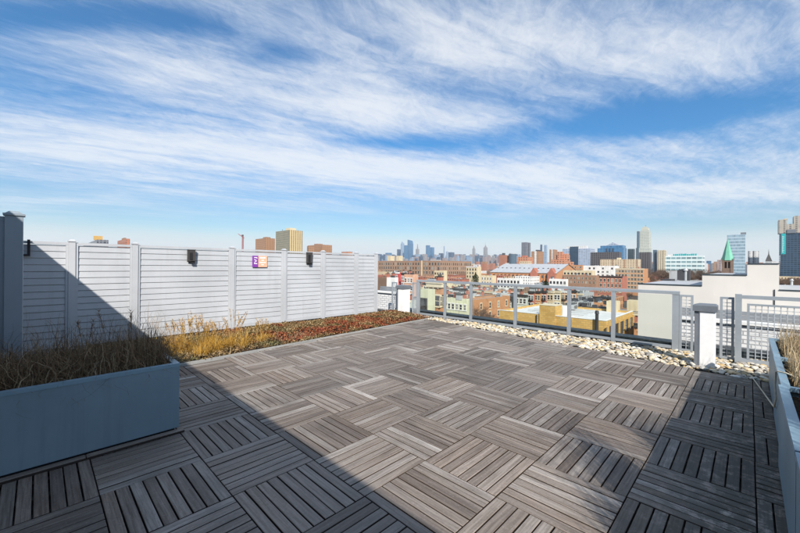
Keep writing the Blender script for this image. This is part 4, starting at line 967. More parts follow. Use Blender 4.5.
bld('red_brick_house', 'red brick house right of the bright red one', extent(401, 408, 273.0, 182, 405.5, 12), 'brick_red', 'roof_grey', 0.4, 'trim_dark', dict(cols=2, rows=3, w=0.9, h=1.6, floor=3.2, first=2.6), None, 3)
bld('peach_house', 'peach-orange house between the bollard and the railing end', extent(404, 418, 274.5, 140, 413.0, 12), 'wall_pink', 'roof_silver', 0.4, None, dict(cols=3, rows=3, w=0.9, h=1.5, floor=3.1, first=2.4), None, 6)
bld('white_house', 'white flat-topped house seen just above the left wire panel', extent(386.5, 398, 277.6, 110, 395.0, 8), 'wall_white', 'roof_white', 0.4, None, None, None, 3)
bld('brown_house', 'brown house with a pale roof at the end of the white fence', extent(376.5, 387.5, 278.0, 118, 386.0, 8), 'wall_brown', 'roof_white', 0.3, None, None, None, 2)

# ---- the long brick mill with rows of pale-framed windows
def make_mill():
    x0, x1, y0, y1, zt = extent(366, 471, 260.6, 640, 440.0, None)
    r = bld('brick_mill', 'long brown brick mill with a grid of pale-framed windows', (x0, x1, y0, y1, zt), 'brick_brown', 'roof_grey', 0.8, None, dict(cols=30, rows=3, w=3.4, h=5.4, floor=8.0, first=6.0, frame='trim_cream'), dict(cols=16, rows=3, w=3.4, h=5.0, floor=8.0, first=6.0, frame='trim_cream'))
    for a, b, lab in ((387, 394.2, 0), (396, 402.4, 1)):
        e = extent(a, b, 255.8, 655); MB().box(e[0], e[1], e[2], e[3], zt-0.7, e[4]).build('roof_room', M['wall_cream'], r)
    q = at(406.5, 260.6, 640); MB().box(q.x-1.4, q.x+1.0, y0-0.9, y0-0.002, GZ, zt+0.5).build('pilaster', M['wall_cream'], r)
    e = extent(430, 441, 260.1, 700); MB().box(e[0], e[1], e[2], e[3], zt-0.7, e[4]+0.6).build('roof_room', M['wall_grey'], r)
make_mill()
# ---- the big brick hall with a white pitched roof
def make_hall():
    x0, x1, y0, y1, ze = extent(490, 578, 273.0, 400, 556.0, 60); BOXES.append((x0, x1, y0, y1))
    r = thing('brick_hall', ((x0+x1)/2, y0, GZ), 'big orange brick hall with a white pitched roof and gabled bays', 'hall')
    MB().box(x0, x1, y0, y1, GZ, ze).build('wall', M['brick_orange'], r)
    zr = at(525, 263.6, 400+25).z; ym = (y0+y1)/2; s = 0.9
    mb = MB(); mb.face([(x0, y0-s, ze-0.1), (x1+s, y0-s, ze-0.1), (x1+s, ym, zr), (x0, ym, zr)]); mb.face([(x0, ym, zr), (x1+s, ym, zr), (x1+s, y1+s, ze-0.1), (x0, y1+s, ze-0.1)])
    mb.face([(x0, y0-s, ze-0.5), (x0, ym, zr-0.4), (x1+s, ym, zr-0.4), (x1+s, y0-s, ze-0.5)]); mb.face([(x0, y0-s, ze-0.5), (x1+s, y0-s, ze-0.5), (x1+s, y0-s, ze-0.1), (x0, y0-s, ze-0.1)])
    rf = mb.build('roof', M['roof_silver'], r)
    MB().face([(x1+0.01, y0, ze), (x1+0.01, y1, ze), (x1+0.01, ym, zr-0.2)]).build('gable', M['brick_orange'], r)
    MB().face([(x0+0.4, y1, ze), (x0+0.4, y0, ze), (x0+0.4, ym, zr-0.2)]).build('gable', M['brick_brown'], r)
    for k in range(14): q = x0+(x1-x0)*(k+0.3)/14; t = 0.45; zz = ze-0.1+(zr-ze+0.1)*t; yy = y0-s+(ym-y0+s)*t; MB().box(q, q+1.6, yy, yy+1.4, zz, zz+0.9).build('skylight', M['unit_dark'], rf)
    for px in (534.5, 552):
        q = on_y(px, 270, y0).x; w = 4.0; zp = ze+5.5
        mb = MB(); mb.box(q-w, q+w, y0-3, y0-0.01, GZ, ze-0.4); mb.frustum([(q-w, y0-3, ze-0.399), (q+w, y0-3, ze-0.399), (q+w, y0+6, ze-0.399), (q-w, y0+6, ze-0.399)], [(q-0.2, y0-3, zp), (q+0.2, y0-3, zp), (q+0.2, y0+6, zp), (q-0.2, y0+6, zp)])
        mb.build('gabled_bay', M['brick_red'], r)
    for k in range(16):
        q = x0+(x1-x0)*(k+0.5)/16; MB().box(q-0.6, q+0.6, y0-0.8, y0-0.002, GZ, ze-1.6).build('buttress', M['brick_orange'], r)
    face_windows(r, x0+0.5*(x1-x0)/16, x1-0.5*(x1-x0)/16, y0, y1, ze, 'f', 15, 2, 1.6, 3.0, 6.0, 4.6, 'trim_dark', False)
make_hall()

# ---- church with a green copper spire
def make_church():
    x0, x1, y0, y1, zt = extent(721.2, 733.8, 260.3, 300, None, None); w = x1-x0; y1 = y0+w; cx, cy = (x0+x1)/2, (y0+y1)/2; BOXES.append((x0-8, x1+8, y0, y1+30))
    r = thing('church_tower', (cx, cy, GZ), 'brown stone church tower with a tall green copper spire', 'church')
    b = 0.16*w; mb = MB()
    for sx in (x0, x1-b*1.6):
        for sy in (y0, y1-b*1.6): mb.box(sx, sx+b*1.6, sy, sy+b*1.6, GZ, zt)
    mb.box(x0+0.3, x1-0.3, y0+0.3, y1-0.3, GZ, zt-w*0.9); mb.box(x0+b*1.6, x1-b*1.6, y0+0.1, y1-0.1, zt-w*0.16, zt-0.02)
    mb.box(cx-0.35, cx+0.35, y0+0.3, y1-0.3, zt-w*0.9, zt-w*0.16); mb.box(x0+0.3, x1-0.3, cy-0.35, cy+0.35, zt-w*0.9, zt-w*0.16)
    mb.build('belfry', M['brownstone'], r)
    za = at(727.6, 238.3, 300+w/2).z; n = 8; e = w*0.56
    ring = [(cx+e*math.cos(PI/8+k*PI/4)*1.06, cy+e*math.sin(PI/8+k*PI/4)*1.06) for k in range(n)]
    sp = MB().frustum([(a, b_, zt+0.01) for a, b_ in ring], [(cx+(a-cx)*0.02, cy+(b_-cy)*0.02, za) for a, b_ in ring]).build('spire', M['copper_green'], r)
    MB().tube([(cx, cy, za-0.05), (cx, cy, za+1.6)], 0.1, 5).build('finial', M['copper_green'], sp)
    for s in (-1, 1): MB().frustum([(cx+s*e*0.9-0.6, y0-0.1, zt+0.01), (cx+s*e*0.9+0.6, y0-0.1, zt+0.01), (cx+s*e*0.9+0.6, y0+1.1, zt+0.01), (cx+s*e*0.9-0.6, y0+1.1, zt+0.01)], [(cx+s*e*0.9-0.05, y0+0.45, zt+2.4), (cx+s*e*0.9+0.05, y0+0.45, zt+2.4), (cx+s*e*0.9+0.05, y0+0.55, zt+2.4), (cx+s*e*0.9-0.05, y0+0.55, zt+2.4)]).build('pinnacle', M['brownstone'], r)
    mb = MB(); zn = zt-w*1.25
    mb.box(x0-3.2, x1+3.2, y1+0.02, y1+28, GZ, zn-6); mb.frustum([(x0-3.8, y1+0.03, zn-5.99), (x1+3.8, y1+0.03, zn-5.99), (x1+3.8, y1+28.5, zn-5.99), (x0-3.8, y1+28.5, zn-5.99)], [(cx-0.1, y1+0.03, zn), (cx+0.1, y1+0.03, zn), (cx+0.1, y1+28.5, zn), (cx-0.1, y1+28.5, zn)], 1)
    mb.build('nave', [M['brownstone'], M['roof_dark']], r)
    # the small dark turret farther right
    x0, x1, y0, y1, zt = extent(765.5, 771.5, 261.0, 420, None, None); w = x1-x0; cx, cy = (x0+x1)/2, y0+w/2
    r = thing('church_turret', (cx, cy, GZ), 'small dark pointed church turret above the cream stepped wall', 'church')
    MB().box(x0, x1, y0, y0+w, GZ, zt).build('tower', M['wall_grey'], r)
    za = at(768.5, 250.5, 423).z
    MB().frustum([(x0-0.3, y0-0.3, zt+0.01), (x1+0.3, y0-0.3, zt+0.01), (x1+0.3, y0+w+0.3, zt+0.01), (x0-0.3, y0+w+0.3, zt+0.01)], [(cx-0.5, cy-0.5, zt+0.62*(za-zt)), (cx+0.5, cy-0.5, zt+0.62*(za-zt)), (cx+0.5, cy+0.5, zt+0.62*(za-zt)), (cx-0.5, cy+0.5, zt+0.62*(za-zt))]).build('spire', M['roof_dark'], r)
    MB().cyl(cx, cy, zt+0.62*(za-zt)+0.01, za+1.5, 0.45, 0.05, 6).build('finial', M['roof_dark'], r)
make_church()

# ------------------------------------------------------------------ towers of the middle distance
facade('f_olive', (0.30, 0.27, 0.19), (0.10, 0.11, 0.09), 3.0, 4.2, 0.62, 0.55)
facade('f_gold', (0.62, 0.47, 0.24), (0.15, 0.13, 0.10), 3.0, 5.0, 0.42, 0.85)
facade('f_brown', (0.40, 0.22, 0.12), (0.10, 0.07, 0.06), 3.0, 4.0, 0.45, 0.5)
facade('f_brick', (0.42, 0.17, 0.10), (0.12, 0.08, 0.07), 3.0, 4.0, 0.4, 0.5)
facade('f_pink', (0.52, 0.24, 0.14), (0.16, 0.08, 0.06), 4.0, 5.0, 0.42, 0.5, (0.45, 0.2, 0.12))
facade('f_tan', (0.58, 0.46, 0.31), (0.28, 0.21, 0.15), 3.6, 4.4, 0.45, 0.5)
facade('f_beige', (0.60, 0.52, 0.40), (0.22, 0.2, 0.17), 3.2, 6.0, 0.5, 0.6)
facade('f_white', (0.70, 0.69, 0.66), (0.30, 0.31, 0.33), 3.2, 4.0, 0.5, 0.5)
facade('f_darkgrid', (0.11, 0.10, 0.10), (0.035, 0.035, 0.045), 3.6, 5.0, 0.7, 0.62, (0.1, 0.1, 0.1), 0.2)
facade('f_grey', (0.20, 0.21, 0.23), (0.09, 0.10, 0.125), 3.6, 4.0, 0.66, 0.66, (0.2, 0.2, 0.2), 0.2)
facade('f_stone', (0.52, 0.53, 0.46), (0.22, 0.25, 0.24), 3.4, 3.8, 0.6, 0.5)
facade('f_stonelow', (0.56, 0.55, 0.45), (0.32, 0.33, 0.28), 3.4, 3.8, 0.5, 0.4)
facade('f_aqua', (0.66, 0.74, 0.72), (0.20, 0.32, 0.34), 9.0, 9.5, 0.88, 0.5)
facade('f_paleblue', (0.40, 0.50, 0.56), (0.30, 0.42, 0.50), 8.0, 3.0, 0.93, 0.7, (0.4, 0.45, 0.5), 0.15, 0.3)
facade('f_lilac', (0.42, 0.47, 0.55), (0.25, 0.31, 0.42), 5.0, 7.0, 0.85, 0.6, (0.4, 0.4, 0.42), 0.2)
facade('f_navy', (0.035, 0.07, 0.11), (0.02, 0.05, 0.09), 3.6, 4.0, 0.85, 0.75, (0.1, 0.12, 0.15), 0.12)
facade('f_blue', (0.07, 0.19, 0.33), (0.05, 0.17, 0.33), 4.0, 9.0, 0.85, 0.8, (0.1, 0.15, 0.2), 0.12)
facade('f_slate', (0.10, 0.15, 0.19), (0.045, 0.08, 0.12), 3.4, 3.6, 0.7, 0.7, (0.2, 0.2, 0.2), 0.15)
facade('f_concrete', (0.40, 0.36, 0.30), (0.20, 0.18, 0.16), 3.4, 7.0, 0.35, 0.7, (0.4, 0.36, 0.3))
facade('m_glass', (0.07, 0.19, 0.32), (0.04, 0.14, 0.27), 14.0, 12.0, 0.9, 0.8, (0.2, 0.3, 0.4), 0.15)
facade('m_dark', (0.05, 0.09, 0.15), (0.03, 0.065, 0.12), 14.0, 14.0, 0.8, 0.8, (0.15, 0.2, 0.25), 0.2)
facade('m_light', (0.30, 0.38, 0.47), (0.15, 0.24, 0.35), 14.0, 16.0, 0.6, 0.7, (0.4, 0.45, 0.5), 0.3)
facade('m_stone', (0.30, 0.28, 0.27), (0.13, 0.15, 0.18), 12.0, 14.0, 0.5, 0.7, (0.4, 0.4, 0.4), 0.4)
facade('m_brick', (0.34, 0.25, 0.22), (0.2, 0.17, 0.18), 12.0, 14.0, 0.5, 0.7, (0.3, 0.28, 0.28), 0.5)
def tower(name, label, ext, mat, parts=(), cat='tower', group=None, base=GZ):
    """ext: plan and top; parts: (name, px0, px1, py_bottom, py_top, depth offset, material)"""
    x0, x1, y0, y1, zt = ext; BOXES.append((x0, x1, y0, y1))
    r = thing(name, ((x0+x1)/2, (y0+y1)/2, base), label, cat, group)
    MB().box(x0, x1, y0, y1, base, zt).build('body', M[mat], r)
    return r
def part_box(r, name, e, zb, mat): return MB().box(e[0], e[1], e[2], e[3], zb, e[4]).build(name, M[mat], r)
def roofroom(r, ext, mat='wall_grey', fx=0.25, h=5.0, w=0.4):
    x0, x1, y0, y1, zt = ext; a = x0+(x1-x0)*fx
    MB().box(a, a+(x1-x0)*w, y0+(y1-y0)*0.25, y0+(y1-y0)*0.75, zt+0.01, zt+h).build('roof_room', M[mat], r)

# behind the fence, left
e = extent(255, 274.5, 238.0, 820, 266); r = tower('apartment_slab', 'brown brick apartment slab left of the tall olive tower', e, 'f_brown'); roofroom(r, e, 'brick_brown', 0.5, 3.5, 0.3)
e = extent(275.2, 302, 229.8, 760, 289.5); r = tower('apartment_tower', 'tall olive and gold apartment tower rising behind the fence', e, 'f_olive')
MB().box(e[1]+0.01, e[1]+0.6, e[2]+0.5, e[3], GZ, e[4]-0.4).build('gold_bays', M['f_gold'], r); roofroom(r, e, 'wall_cream', 0.5, 6, 0.28)
MB().tube([(e[0]+12, e[2]+10, e[4]), (e[0]+12, e[2]+10, e[4]+5)], 0.5, 5).build('mast', M['unit_dark'], r)
e = extent(307, 331.5, 244.6, 900, 322); r = tower('apartment_slab', 'wide brown apartment slab right of the olive tower', e, 'f_brown'); roofroom(r, e, 'brick_brown', 0.30, 4.0, 0.25)
e2 = extent(306.5, 314, 246.2, 890); part_box(r, 'low_wing', e2, GZ, 'f_brown')
e = extent(83, 108, 239.5, 500, 97); r = tower('office_block', 'low dark-banded block with a yellow roof room above the fence', e, 'f_grey'); e2 = extent(93, 102.2, 235.7, 510); part_box(r, 'yellow_roof_room', e2, e[4]+0.01, 'brick_yellow')
e = extent(117, 129.5, 238.6, 480, 126.5); r = tower('brick_block', 'small red-brown brick block above the left fence panels', e, 'f_brick'); roofroom(r, e, 'brick_brown', 0.4, 2.5, 0.3)
e = extent(341, 352, 251.6, 700, 349); r = tower('orange_roofed_block', 'orange-roofed block barely showing above the fence', e, 'f_pink')
def make_crane():
    d = 640; b = at(242.6, 262, d); t = at(242.6, 236.2, d); j0 = at(238.0, 233.8, d); j1 = at(244.2, 238.0, d)
    r = thing('tower_crane', (b.x, b.y, GZ), 'dark red tower crane with a raised jib behind the fence', 'crane')
    mb = MB(); s = 0.9
    for a in (-s, s):
        for c in (-s, s): mb.box(b.x+a-0.22, b.x+a+0.22, b.y+c-0.22, b.y+c+0.22, GZ, t.z)
    for k in range(int((t.z-GZ)/3)): z = GZ+3*k; mb.tube([(b.x-s, b.y-s-0.2, z), (b.x+s, b.y-s-0.2, z+3)], 0.16, 4); mb.tube([(b.x+s+0.2, b.y-s, z), (b.x+s+0.2, b.y+s, z+3)], 0.16, 4)
    mb.build('mast', M['crane_red'], r)
    mb = MB(); mb.tube([j1, j0], [0.7, 0.45], 4); mb.tube([t+Vector((0, 0, 0.5)), j0.lerp(j1, 0.35)+Vector((0, 0, 1.2))], 0.15, 4); mb.build('jib', M['crane_red'], r)
    MB().box(t.x-1.3, t.x+1.5, t.y-1.2, t.y+1.2, t.z+0.01, t.z+2.6).build('cab', M['unit_dark'], r)
make_crane()

# centre and right
e = extent(498.3, 508.3, 255.0, 1500); r = tower('brick_tower', 'red-brown block with dark centre left of the round glass tower', e, 'f_brick'); roofroom(r, e, 'unit_dark', 0.4, 9, 0.2)
def round_tower():
    p = at(512.6, 254.0, 1500); rad = 3.8/355*1500
    r = thing('round_glass_tower', (p.x, p.y, GZ), 'round grey-blue glass tower right of the empire-style spire', 'tower')
    MB().cyl(p.x, p.y, GZ, p.z, rad, rad, 20).build('body', M['f_slate'], r); MB().cyl(p.x, p.y, p.z+0.01, p.z+3, rad*0.8, rad*0.8, 16).build('roof_room', M['wall_grey'], r); BOXES.append((p.x-rad, p.x+rad, p.y-rad, p.y+rad))
    r['label'] = 'round grey-blue glass tower beside the red-brown block'
round_tower()
e = extent(521, 530.2, 242.2, 1250, 526.2); r = tower('grey_tower', 'dark grey slab tower standing alone right of the skyline', e, 'f_grey')
MB().box(e[1]+0.01, e[1]+0.5, e[2]+(e[3]-e[2])*0.45, e[2]+(e[3]-e[2])*0.6, GZ, e[4]-3).build('dark_strip', M['f_darkgrid'], r)
e = extent(516.8, 533, 256.8, 700, 528, 25); r = tower('red_roofed_houses', 'red-roofed brick block in front of the dark grey tower', e, 'f_pink'); roofroom(r, e, 'brick_red', 0.3, 3, 0.3)
e = extent(519, 531.5, 261.2, 620, 528, 20); r = tower('cream_terrace', 'cream and brown low block under the red-roofed one', e, 'f_tan')
e = extent(531, 543.5, 251.2, 1000, 538.6); r = tower('striped_tower', 'brown and white striped apartment tower with a red side', e, 'f_brown')
a = e[0]+(e[1]-e[0])*0.42; MB().box(a, a+(e[1]-e[0])*0.3, e[2]-0.6, e[2]-0.01, GZ, e[4]+0.5).build('white_bay', M['f_white'], r); roofroom(r, e, 'unit_dark', 0.4, 4.5, 0.3)
e = extent(539.8, 541.9, 244.5, 3000); tower('slim_tower', 'slim dark tower behind the striped apartments', e, 'm_dark')
e = extent(543.4, 546.8, 245.0, 2800); tower('slim_tower', 'slim pale grey tower right of the slim dark one', e, 'm_light')
e = extent(549, 557, 249.4, 1050, 553.5); r = tower('striped_tower', 'narrow brown and white striped tower behind the pink block', e, 'f_brown')
a = e[0]+(e[1]-e[0])*0.5; MB().box(a, a+(e[1]-e[0])*0.3, e[2]-0.6, e[2]-0.01, GZ, e[4]+0.5).build('white_bay', M['f_white'], r)
e = extent(551.5, 570, 259.5, 640, 565.5, 30); r = tower('stepped_pink_block', 'pink-orange brick block stepping up in three tiers', e, 'f_pink')
for a, b, t, d in ((554.5, 569.5, 254.8, 645), (557, 563.2, 251.6, 650), (563.4, 568.6, 253.6, 650)): part_box(r, 'upper_tier', extent(a, b, t, d, b-1.2, 16), e[4]+0.01, 'f_pink')
e2 = extent(567.5, 573.5, 261.8, 610, 572.5, 16); part_box(r, 'lower_wing', e2, GZ, 'f_pink')
e = extent(562, 594.5, 248.2, 1150, 590, 40); r = tower('glass_offices', 'wide lilac-grey glass offices with a dark blue centre', e, 'f_lilac')
a, b = on_y(570, 250, e[2]).x, on_y(578.4, 250, e[2]).x; MB().box(a, b, e[2]-1.5, e[2]-0.01, GZ, at(574, 246.0, 1150).z).build('blue_centre', M['f_navy'], r)
a, b = on_y(566, 250, e[2]).x, on_y(586, 250, e[2]).x; MB().box(a, b, e[2]+4, e[2]+20, e[4]+0.01, at(576, 245.4, 1150).z).build('roof_screen', M['f_white'], r)
e = extent(590, 622.5, 251.8, 900, 619, 30); r = tower('dark_offices', 'long dark brown office block in front of the blue gabled offices', e, 'f_darkgrid')
e = extent(597, 627, 247.6, 1100, 623.5, 40); r = tower('blue_gabled_offices', 'bright blue glass offices with a grey gable on top', e, 'f_blue')
z2 = at(612, 245.0, 1100).z; a, b = on_y(600.2, 250, e[2]).x, on_y(622.8, 250, e[2]).x; MB().box(a, b, e[2]+1, e[3]-2, e[4]+0.01, z2).build('upper_tier', M['f_blue'], r)
c = on_y(612.6, 250, e[2]).x; h = 4.6/355*1100; za = at(612.6, 242.0, 1100).z
MB().frustum([(c-h*1.3, e[2]+0.9, z2+0.01), (c+h*1.3, e[2]+0.9, z2+0.01), (c+h*1.3, e[3]-4, z2+0.01), (c-h*1.3, e[3]-4, z2+0.01)], [(c-0.3, e[2]+0.9, za), (c+0.3, e[2]+0.9, za), (c+0.3, e[3]-4, za), (c-0.3, e[3]-4, za)]).build('gable', M['f_lilac'], r)
for px in (606.5, 609.7, 612.9): a = on_y(px, 250, e[2]).x; MB().box(a-2.4, a+2.4, e[2]-0.6, e[2]-0.01, at(px, 253, 1100).z, e[4]-1).build('dark_bay', M['f_navy'], r)
e = extent(600, 640, 259.2, 700, 638.2, 24); r = tower('tan_block', 'long tan stone block below the dark offices', e, 'f_tan'); roofroom(r, e, 'wall_cream', 0.43, 3.4, 0.08); 
for k in range(3): a = e[0]+(e[1]-e[0])*(0.33+0.32*k); MB().box(a, a+1.2, e[2]-0.5, e[2]-0.01, GZ, e[4]-0.3).build('pilaster', M['f_brown'], r)
def make_residential():
    d = 1100; e = extent(639.2, 651.0, 232.0, d, 649.4, 30); r = tower('domed_tower', 'tall grey-green residential tower with a rounded top', e, 'f_stone')
    cx = (e[0]+e[1])/2; w = e[1]-e[0]; zt = at(645, 229.8, d).z
    MB().box(e[0]+w*0.06, e[1]-w*0.06, e[2]+2, e[3]-2, e[4]+0.01, zt).build('upper_tier', M['f_stone'], r)
    pr = [(-0.36, 0), (-0.33, 0.5), (-0.22, 0.8), (0, 1.0), (0.22, 0.8), (0.33, 0.5), (0.36, 0)]; za = at(645, 225.9, d).z
    mb = MB(); n = len(pr); o = len(mb.v); 
    for yy in (e[2]+3, e[3]-3): mb.v += [(cx+w*a, yy, zt+0.01+(za-zt)*b) for a, b in pr]
    for k in range(n-1): mb.f.append((k, n+k, n+k+1, k+1)); mb.m.append(0)
    mb.f.append(tuple(range(n))); mb.m.append(0); mb.f.append(tuple(reversed(range(n, 2*n)))); mb.m.append(0)
    mb.build('rounded_top', M['f_stonelow'], r)
    part_box(r, 'dark_wing', extent(636.3, 639.1, 231.2, d+5, 638.8, 20), GZ, 'f_slate')
    part_box(r, 'podium', extent(635.5, 652.6, 247.6, d-12, 650.5, 20), GZ, 'f_stone')
    MB().tube([(cx, (e[2]+e[3])/2, za-0.2), (cx, (e[2]+e[3])/2, za+5)], 0.4, 5).build('mast', M['unit_dark'], r)
make_residential()
e = extent(627.2, 635.2, 248.8, 1150, 633.6, 20); tower('pale_tower', 'pale grey-green tower left of the domed tower', e, 'f_stonelow')
e = extent(638.3, 652.2, 252.2, 850, 650.5, 20); r = tower('black_grid_block', 'black gridded block at the foot of the domed tower', e, 'f_darkgrid')
e = extent(652.6, 657.2, 249.8, 1000, 656.6, 15); tower('dark_slab', 'narrow dark slab right of the domed tower', e, 'f_slate')
e = extent(657.3, 666.8, 250.2, 980, 665.5, 20); r = tower('beige_tower', 'beige ribbed tower left of the white banded offices', e, 'f_beige')
for k in range(3): a = e[0]+(e[1]-e[0])*(0.15+0.3*k); MB().box(a, a+2.2, e[2]-1.2, e[2]-0.01, GZ, e[4]+1).build('rib', M['wall_cream'], r)
e = extent(664.8, 705.2, 255.6, 800, 703.6, 30); r = tower('banded_offices', 'white offices with three bands of windows and a teal roof sign', e, 'f_aqua')
a, b = on_y(673, 255, e[2]).x, on_y(696.8, 255, e[2]).x; zz = e[4]
for k in range(12): q = a+(b-a)*k/12; MB().box(q, q+(b-a)/12*rnd.uniform(0.7, 0.95), e[2]+0.5, e[2]+1.2, zz+0.3, zz+rnd.uniform(3.6, 5.2)).build('sign_letter', M['sign_teal'], r)
MB().box(a-10, a-2, e[2]+3, e[2]+12, zz+0.01, zz+3.5).build('roof_room', M['wall_white'], r)
e = extent(706, 711.2, 260.8, 2500); tower('blue_block', 'low blue glass block right of the white banded offices', e, 'm_glass')
e = extent(711.8, 716.4, 263.0, 2500); tower('grey_block', 'low grey block between the blue block and the church', e, 'm_stone')
e = extent(716.8, 721.2, 259.8, 1800); tower('brown_block', 'low brown block directly left of the church tower', e, 'm_brick')
e = extent(726.5, 747.2, 234.2, 900, 745.4, 24); r = tower('pale_glass_tower', 'pale blue glass tower behind the green church spire', e, 'f_paleblue')
a, b = on_y(740.5, 240, e[2]).x, on_y(746, 240, e[2]).x; MB().box(a, b, e[2]+2, e[2]+14, e[4]+0.01, at(743, 232.2, 900).z).build('roof_room', M['cap_grey'], r)
e = extent(747.6, 759.2, 251.0, 700, None, 20); r = tower('white_tower', 'white apartment tower with dark edges above the stepped wall', e, 'f_white')
w = e[1]-e[0]
for q in (0.02, 0.48): MB().box(e[0]+w*q, e[0]+w*(q+0.1), e[2]-0.5, e[2]-0.01, GZ, e[4]+0.4).build('dark_strip', M['f_grey'], r)
def make_blue_tower():
    d = 620; e = extent(779.5, 830, 233.0, d, 780.6, 40); r = tower('blue_tower', 'dark blue glass tower with concrete top and teal banner at right', e, 'f_navy')
    y = e[2]
    def X(px): return on_y(px, 240, y).x
    def Z(py, px=790): return on_y(px, py, y).z
    for a, b, t0, t1, m, nm in ((778.4, 786.6, 233, 219.2, 'f_concrete', 'concrete_top'), (783.6, 787.4, 219.2, 218.4, 'wall_cream', 'concrete_top'), (786.7, 793.6, 233, 224.0, 'f_concrete', 'concrete_top'), (793.7, 830, 233, 216.3, 'f_concrete', 'concrete_top'), (786.9, 796, 233.2, 229.5, 'cap_grey', 'dark_band')):
        off = 1.2 if nm == 'dark_band' else 0.0
        MB().box(X(a)+0.02, X(b)-0.02, y-off-0.3, y+26, Z(t0)+0.02, Z(t1)).build(nm, M[m], r)
    MB().box(X(779.2), X(786.2), y-0.25, y-0.01, Z(255), Z(233.2)).build('grey_corner', M['f_slate'], r)
    s = MB().box(X(781.2), X(785.7), y-0.8, y-0.26, Z(254), Z(233.4)).build('banner', M['sign_teal'], r)
    mb = MB(); h = (Z(233.4)-Z(254))/12
    for k in range(10): z = Z(254)+h*(1+k); c = (X(781.2)+X(785.7))/2; mb.box(c-1.2, c+1.2*rnd.uniform(0.2, 1), y-0.9, y-0.81, z, z+h*0.16); mb.box(c-1.2, c-0.7, y-0.9, y-0.81, z+h*0.17, z+h*0.62)
    mb.build('lettering', M['sign_white'], s)
make_blue_tower()

# ------------------------------------------------------------------ the far skyline across the river
MAN = [(376.5, 381.5, 254.0, 'm_dark', '', 'low dark block at the left end of the far skyline'), (385, 391.5, 252.8, 'm_glass', '', 'square blue block left of the tallest far towers'),
 (391.8, 395.8, 256.2, 'm_stone', '', 'low grey block left of the tallest far towers'), (396.6, 400.2, 249.2, 'm_dark', '', 'dark shoulder block beside the tallest far towers'),
 (400.2, 403.9, 243.8, 'm_light', 'point', 'pale pointed glass tower left of the tallest far tower'), (403.6, 407.2, 245.2, 'm_glass', '', 'blue tower squeezed between the two tallest far towers'),
 (407.0, 412.8, 243.6, 'm_glass', 'slant', 'tallest blue glass tower of the far skyline with slanted top'), (414.2, 420.2, 254.2, 'm_light', '', 'pale low block under the spired far tower'),
 (415.4, 418.8, 249.0, 'm_stone', 'spire', 'far tower with a thin spire right of the tallest one'), (419.8, 425.4, 254.4, 'm_dark', '', 'low dark block left of the twin blue towers'),
 (425.4, 429.7, 245.2, 'm_glass', '', 'left of the two matching blue far towers'), (429.6, 433.8, 247.2, 'm_glass', '', 'right of the two matching blue far towers'),
 (434.2, 438.6, 256.0, 'm_stone', '', 'low stone block right of the twin blue towers'), (438.4, 443.2, 253.2, 'm_dark', '', 'dark block left of the needle-thin far tower'),
 (443.1, 444.4, 246.0, 'm_light', '', 'needle-thin pale tower in the middle of the far skyline'), (445.6, 448.0, 251.4, 'm_light', '', 'slim pale block right of the needle-thin tower'),
 (447.9, 454.0, 252.2, 'm_dark', '', 'broad dark blue block in the middle of the far skyline'), (454.4, 458.0, 256.8, 'm_stone', '', 'low grey stone block left of the stepped far tower'),
 (458.0, 461.8, 254.2, 'm_dark', '', 'dark low block of the far skyline'), (461.5, 465.2, 254.8, 'm_stone', '', 'grey-brown low block of the far skyline'),
 (465.4, 470.8, 255.6, 'm_glass', '', 'blue low block left of the stepped far tower'), (471.9, 474.9, 248.6, 'm_stone', 'step', 'stepped far tower with a tall narrow top'),
 (475.3, 477.6, 253.4, 'm_light', '', 'pale block touching the stepped far tower'), (477.8, 482.4, 255.4, 'm_dark', '', 'dark block left of the far tower with a mast'),
 (483.0, 487.2, 247.4, 'm_stone', 'empire', 'stone far tower tapering to a tall mast'), (489, 492.4, 257.2, 'm_dark', '', 'low dark block right of the masted far tower'),
 (493.2, 496.2, 254.4, 'm_dark', '', 'small dark tower at the right end of the far skyline'), (496.0, 498.2, 258.0, 'm_stone', '', 'low stone block at the right end of the far skyline')]
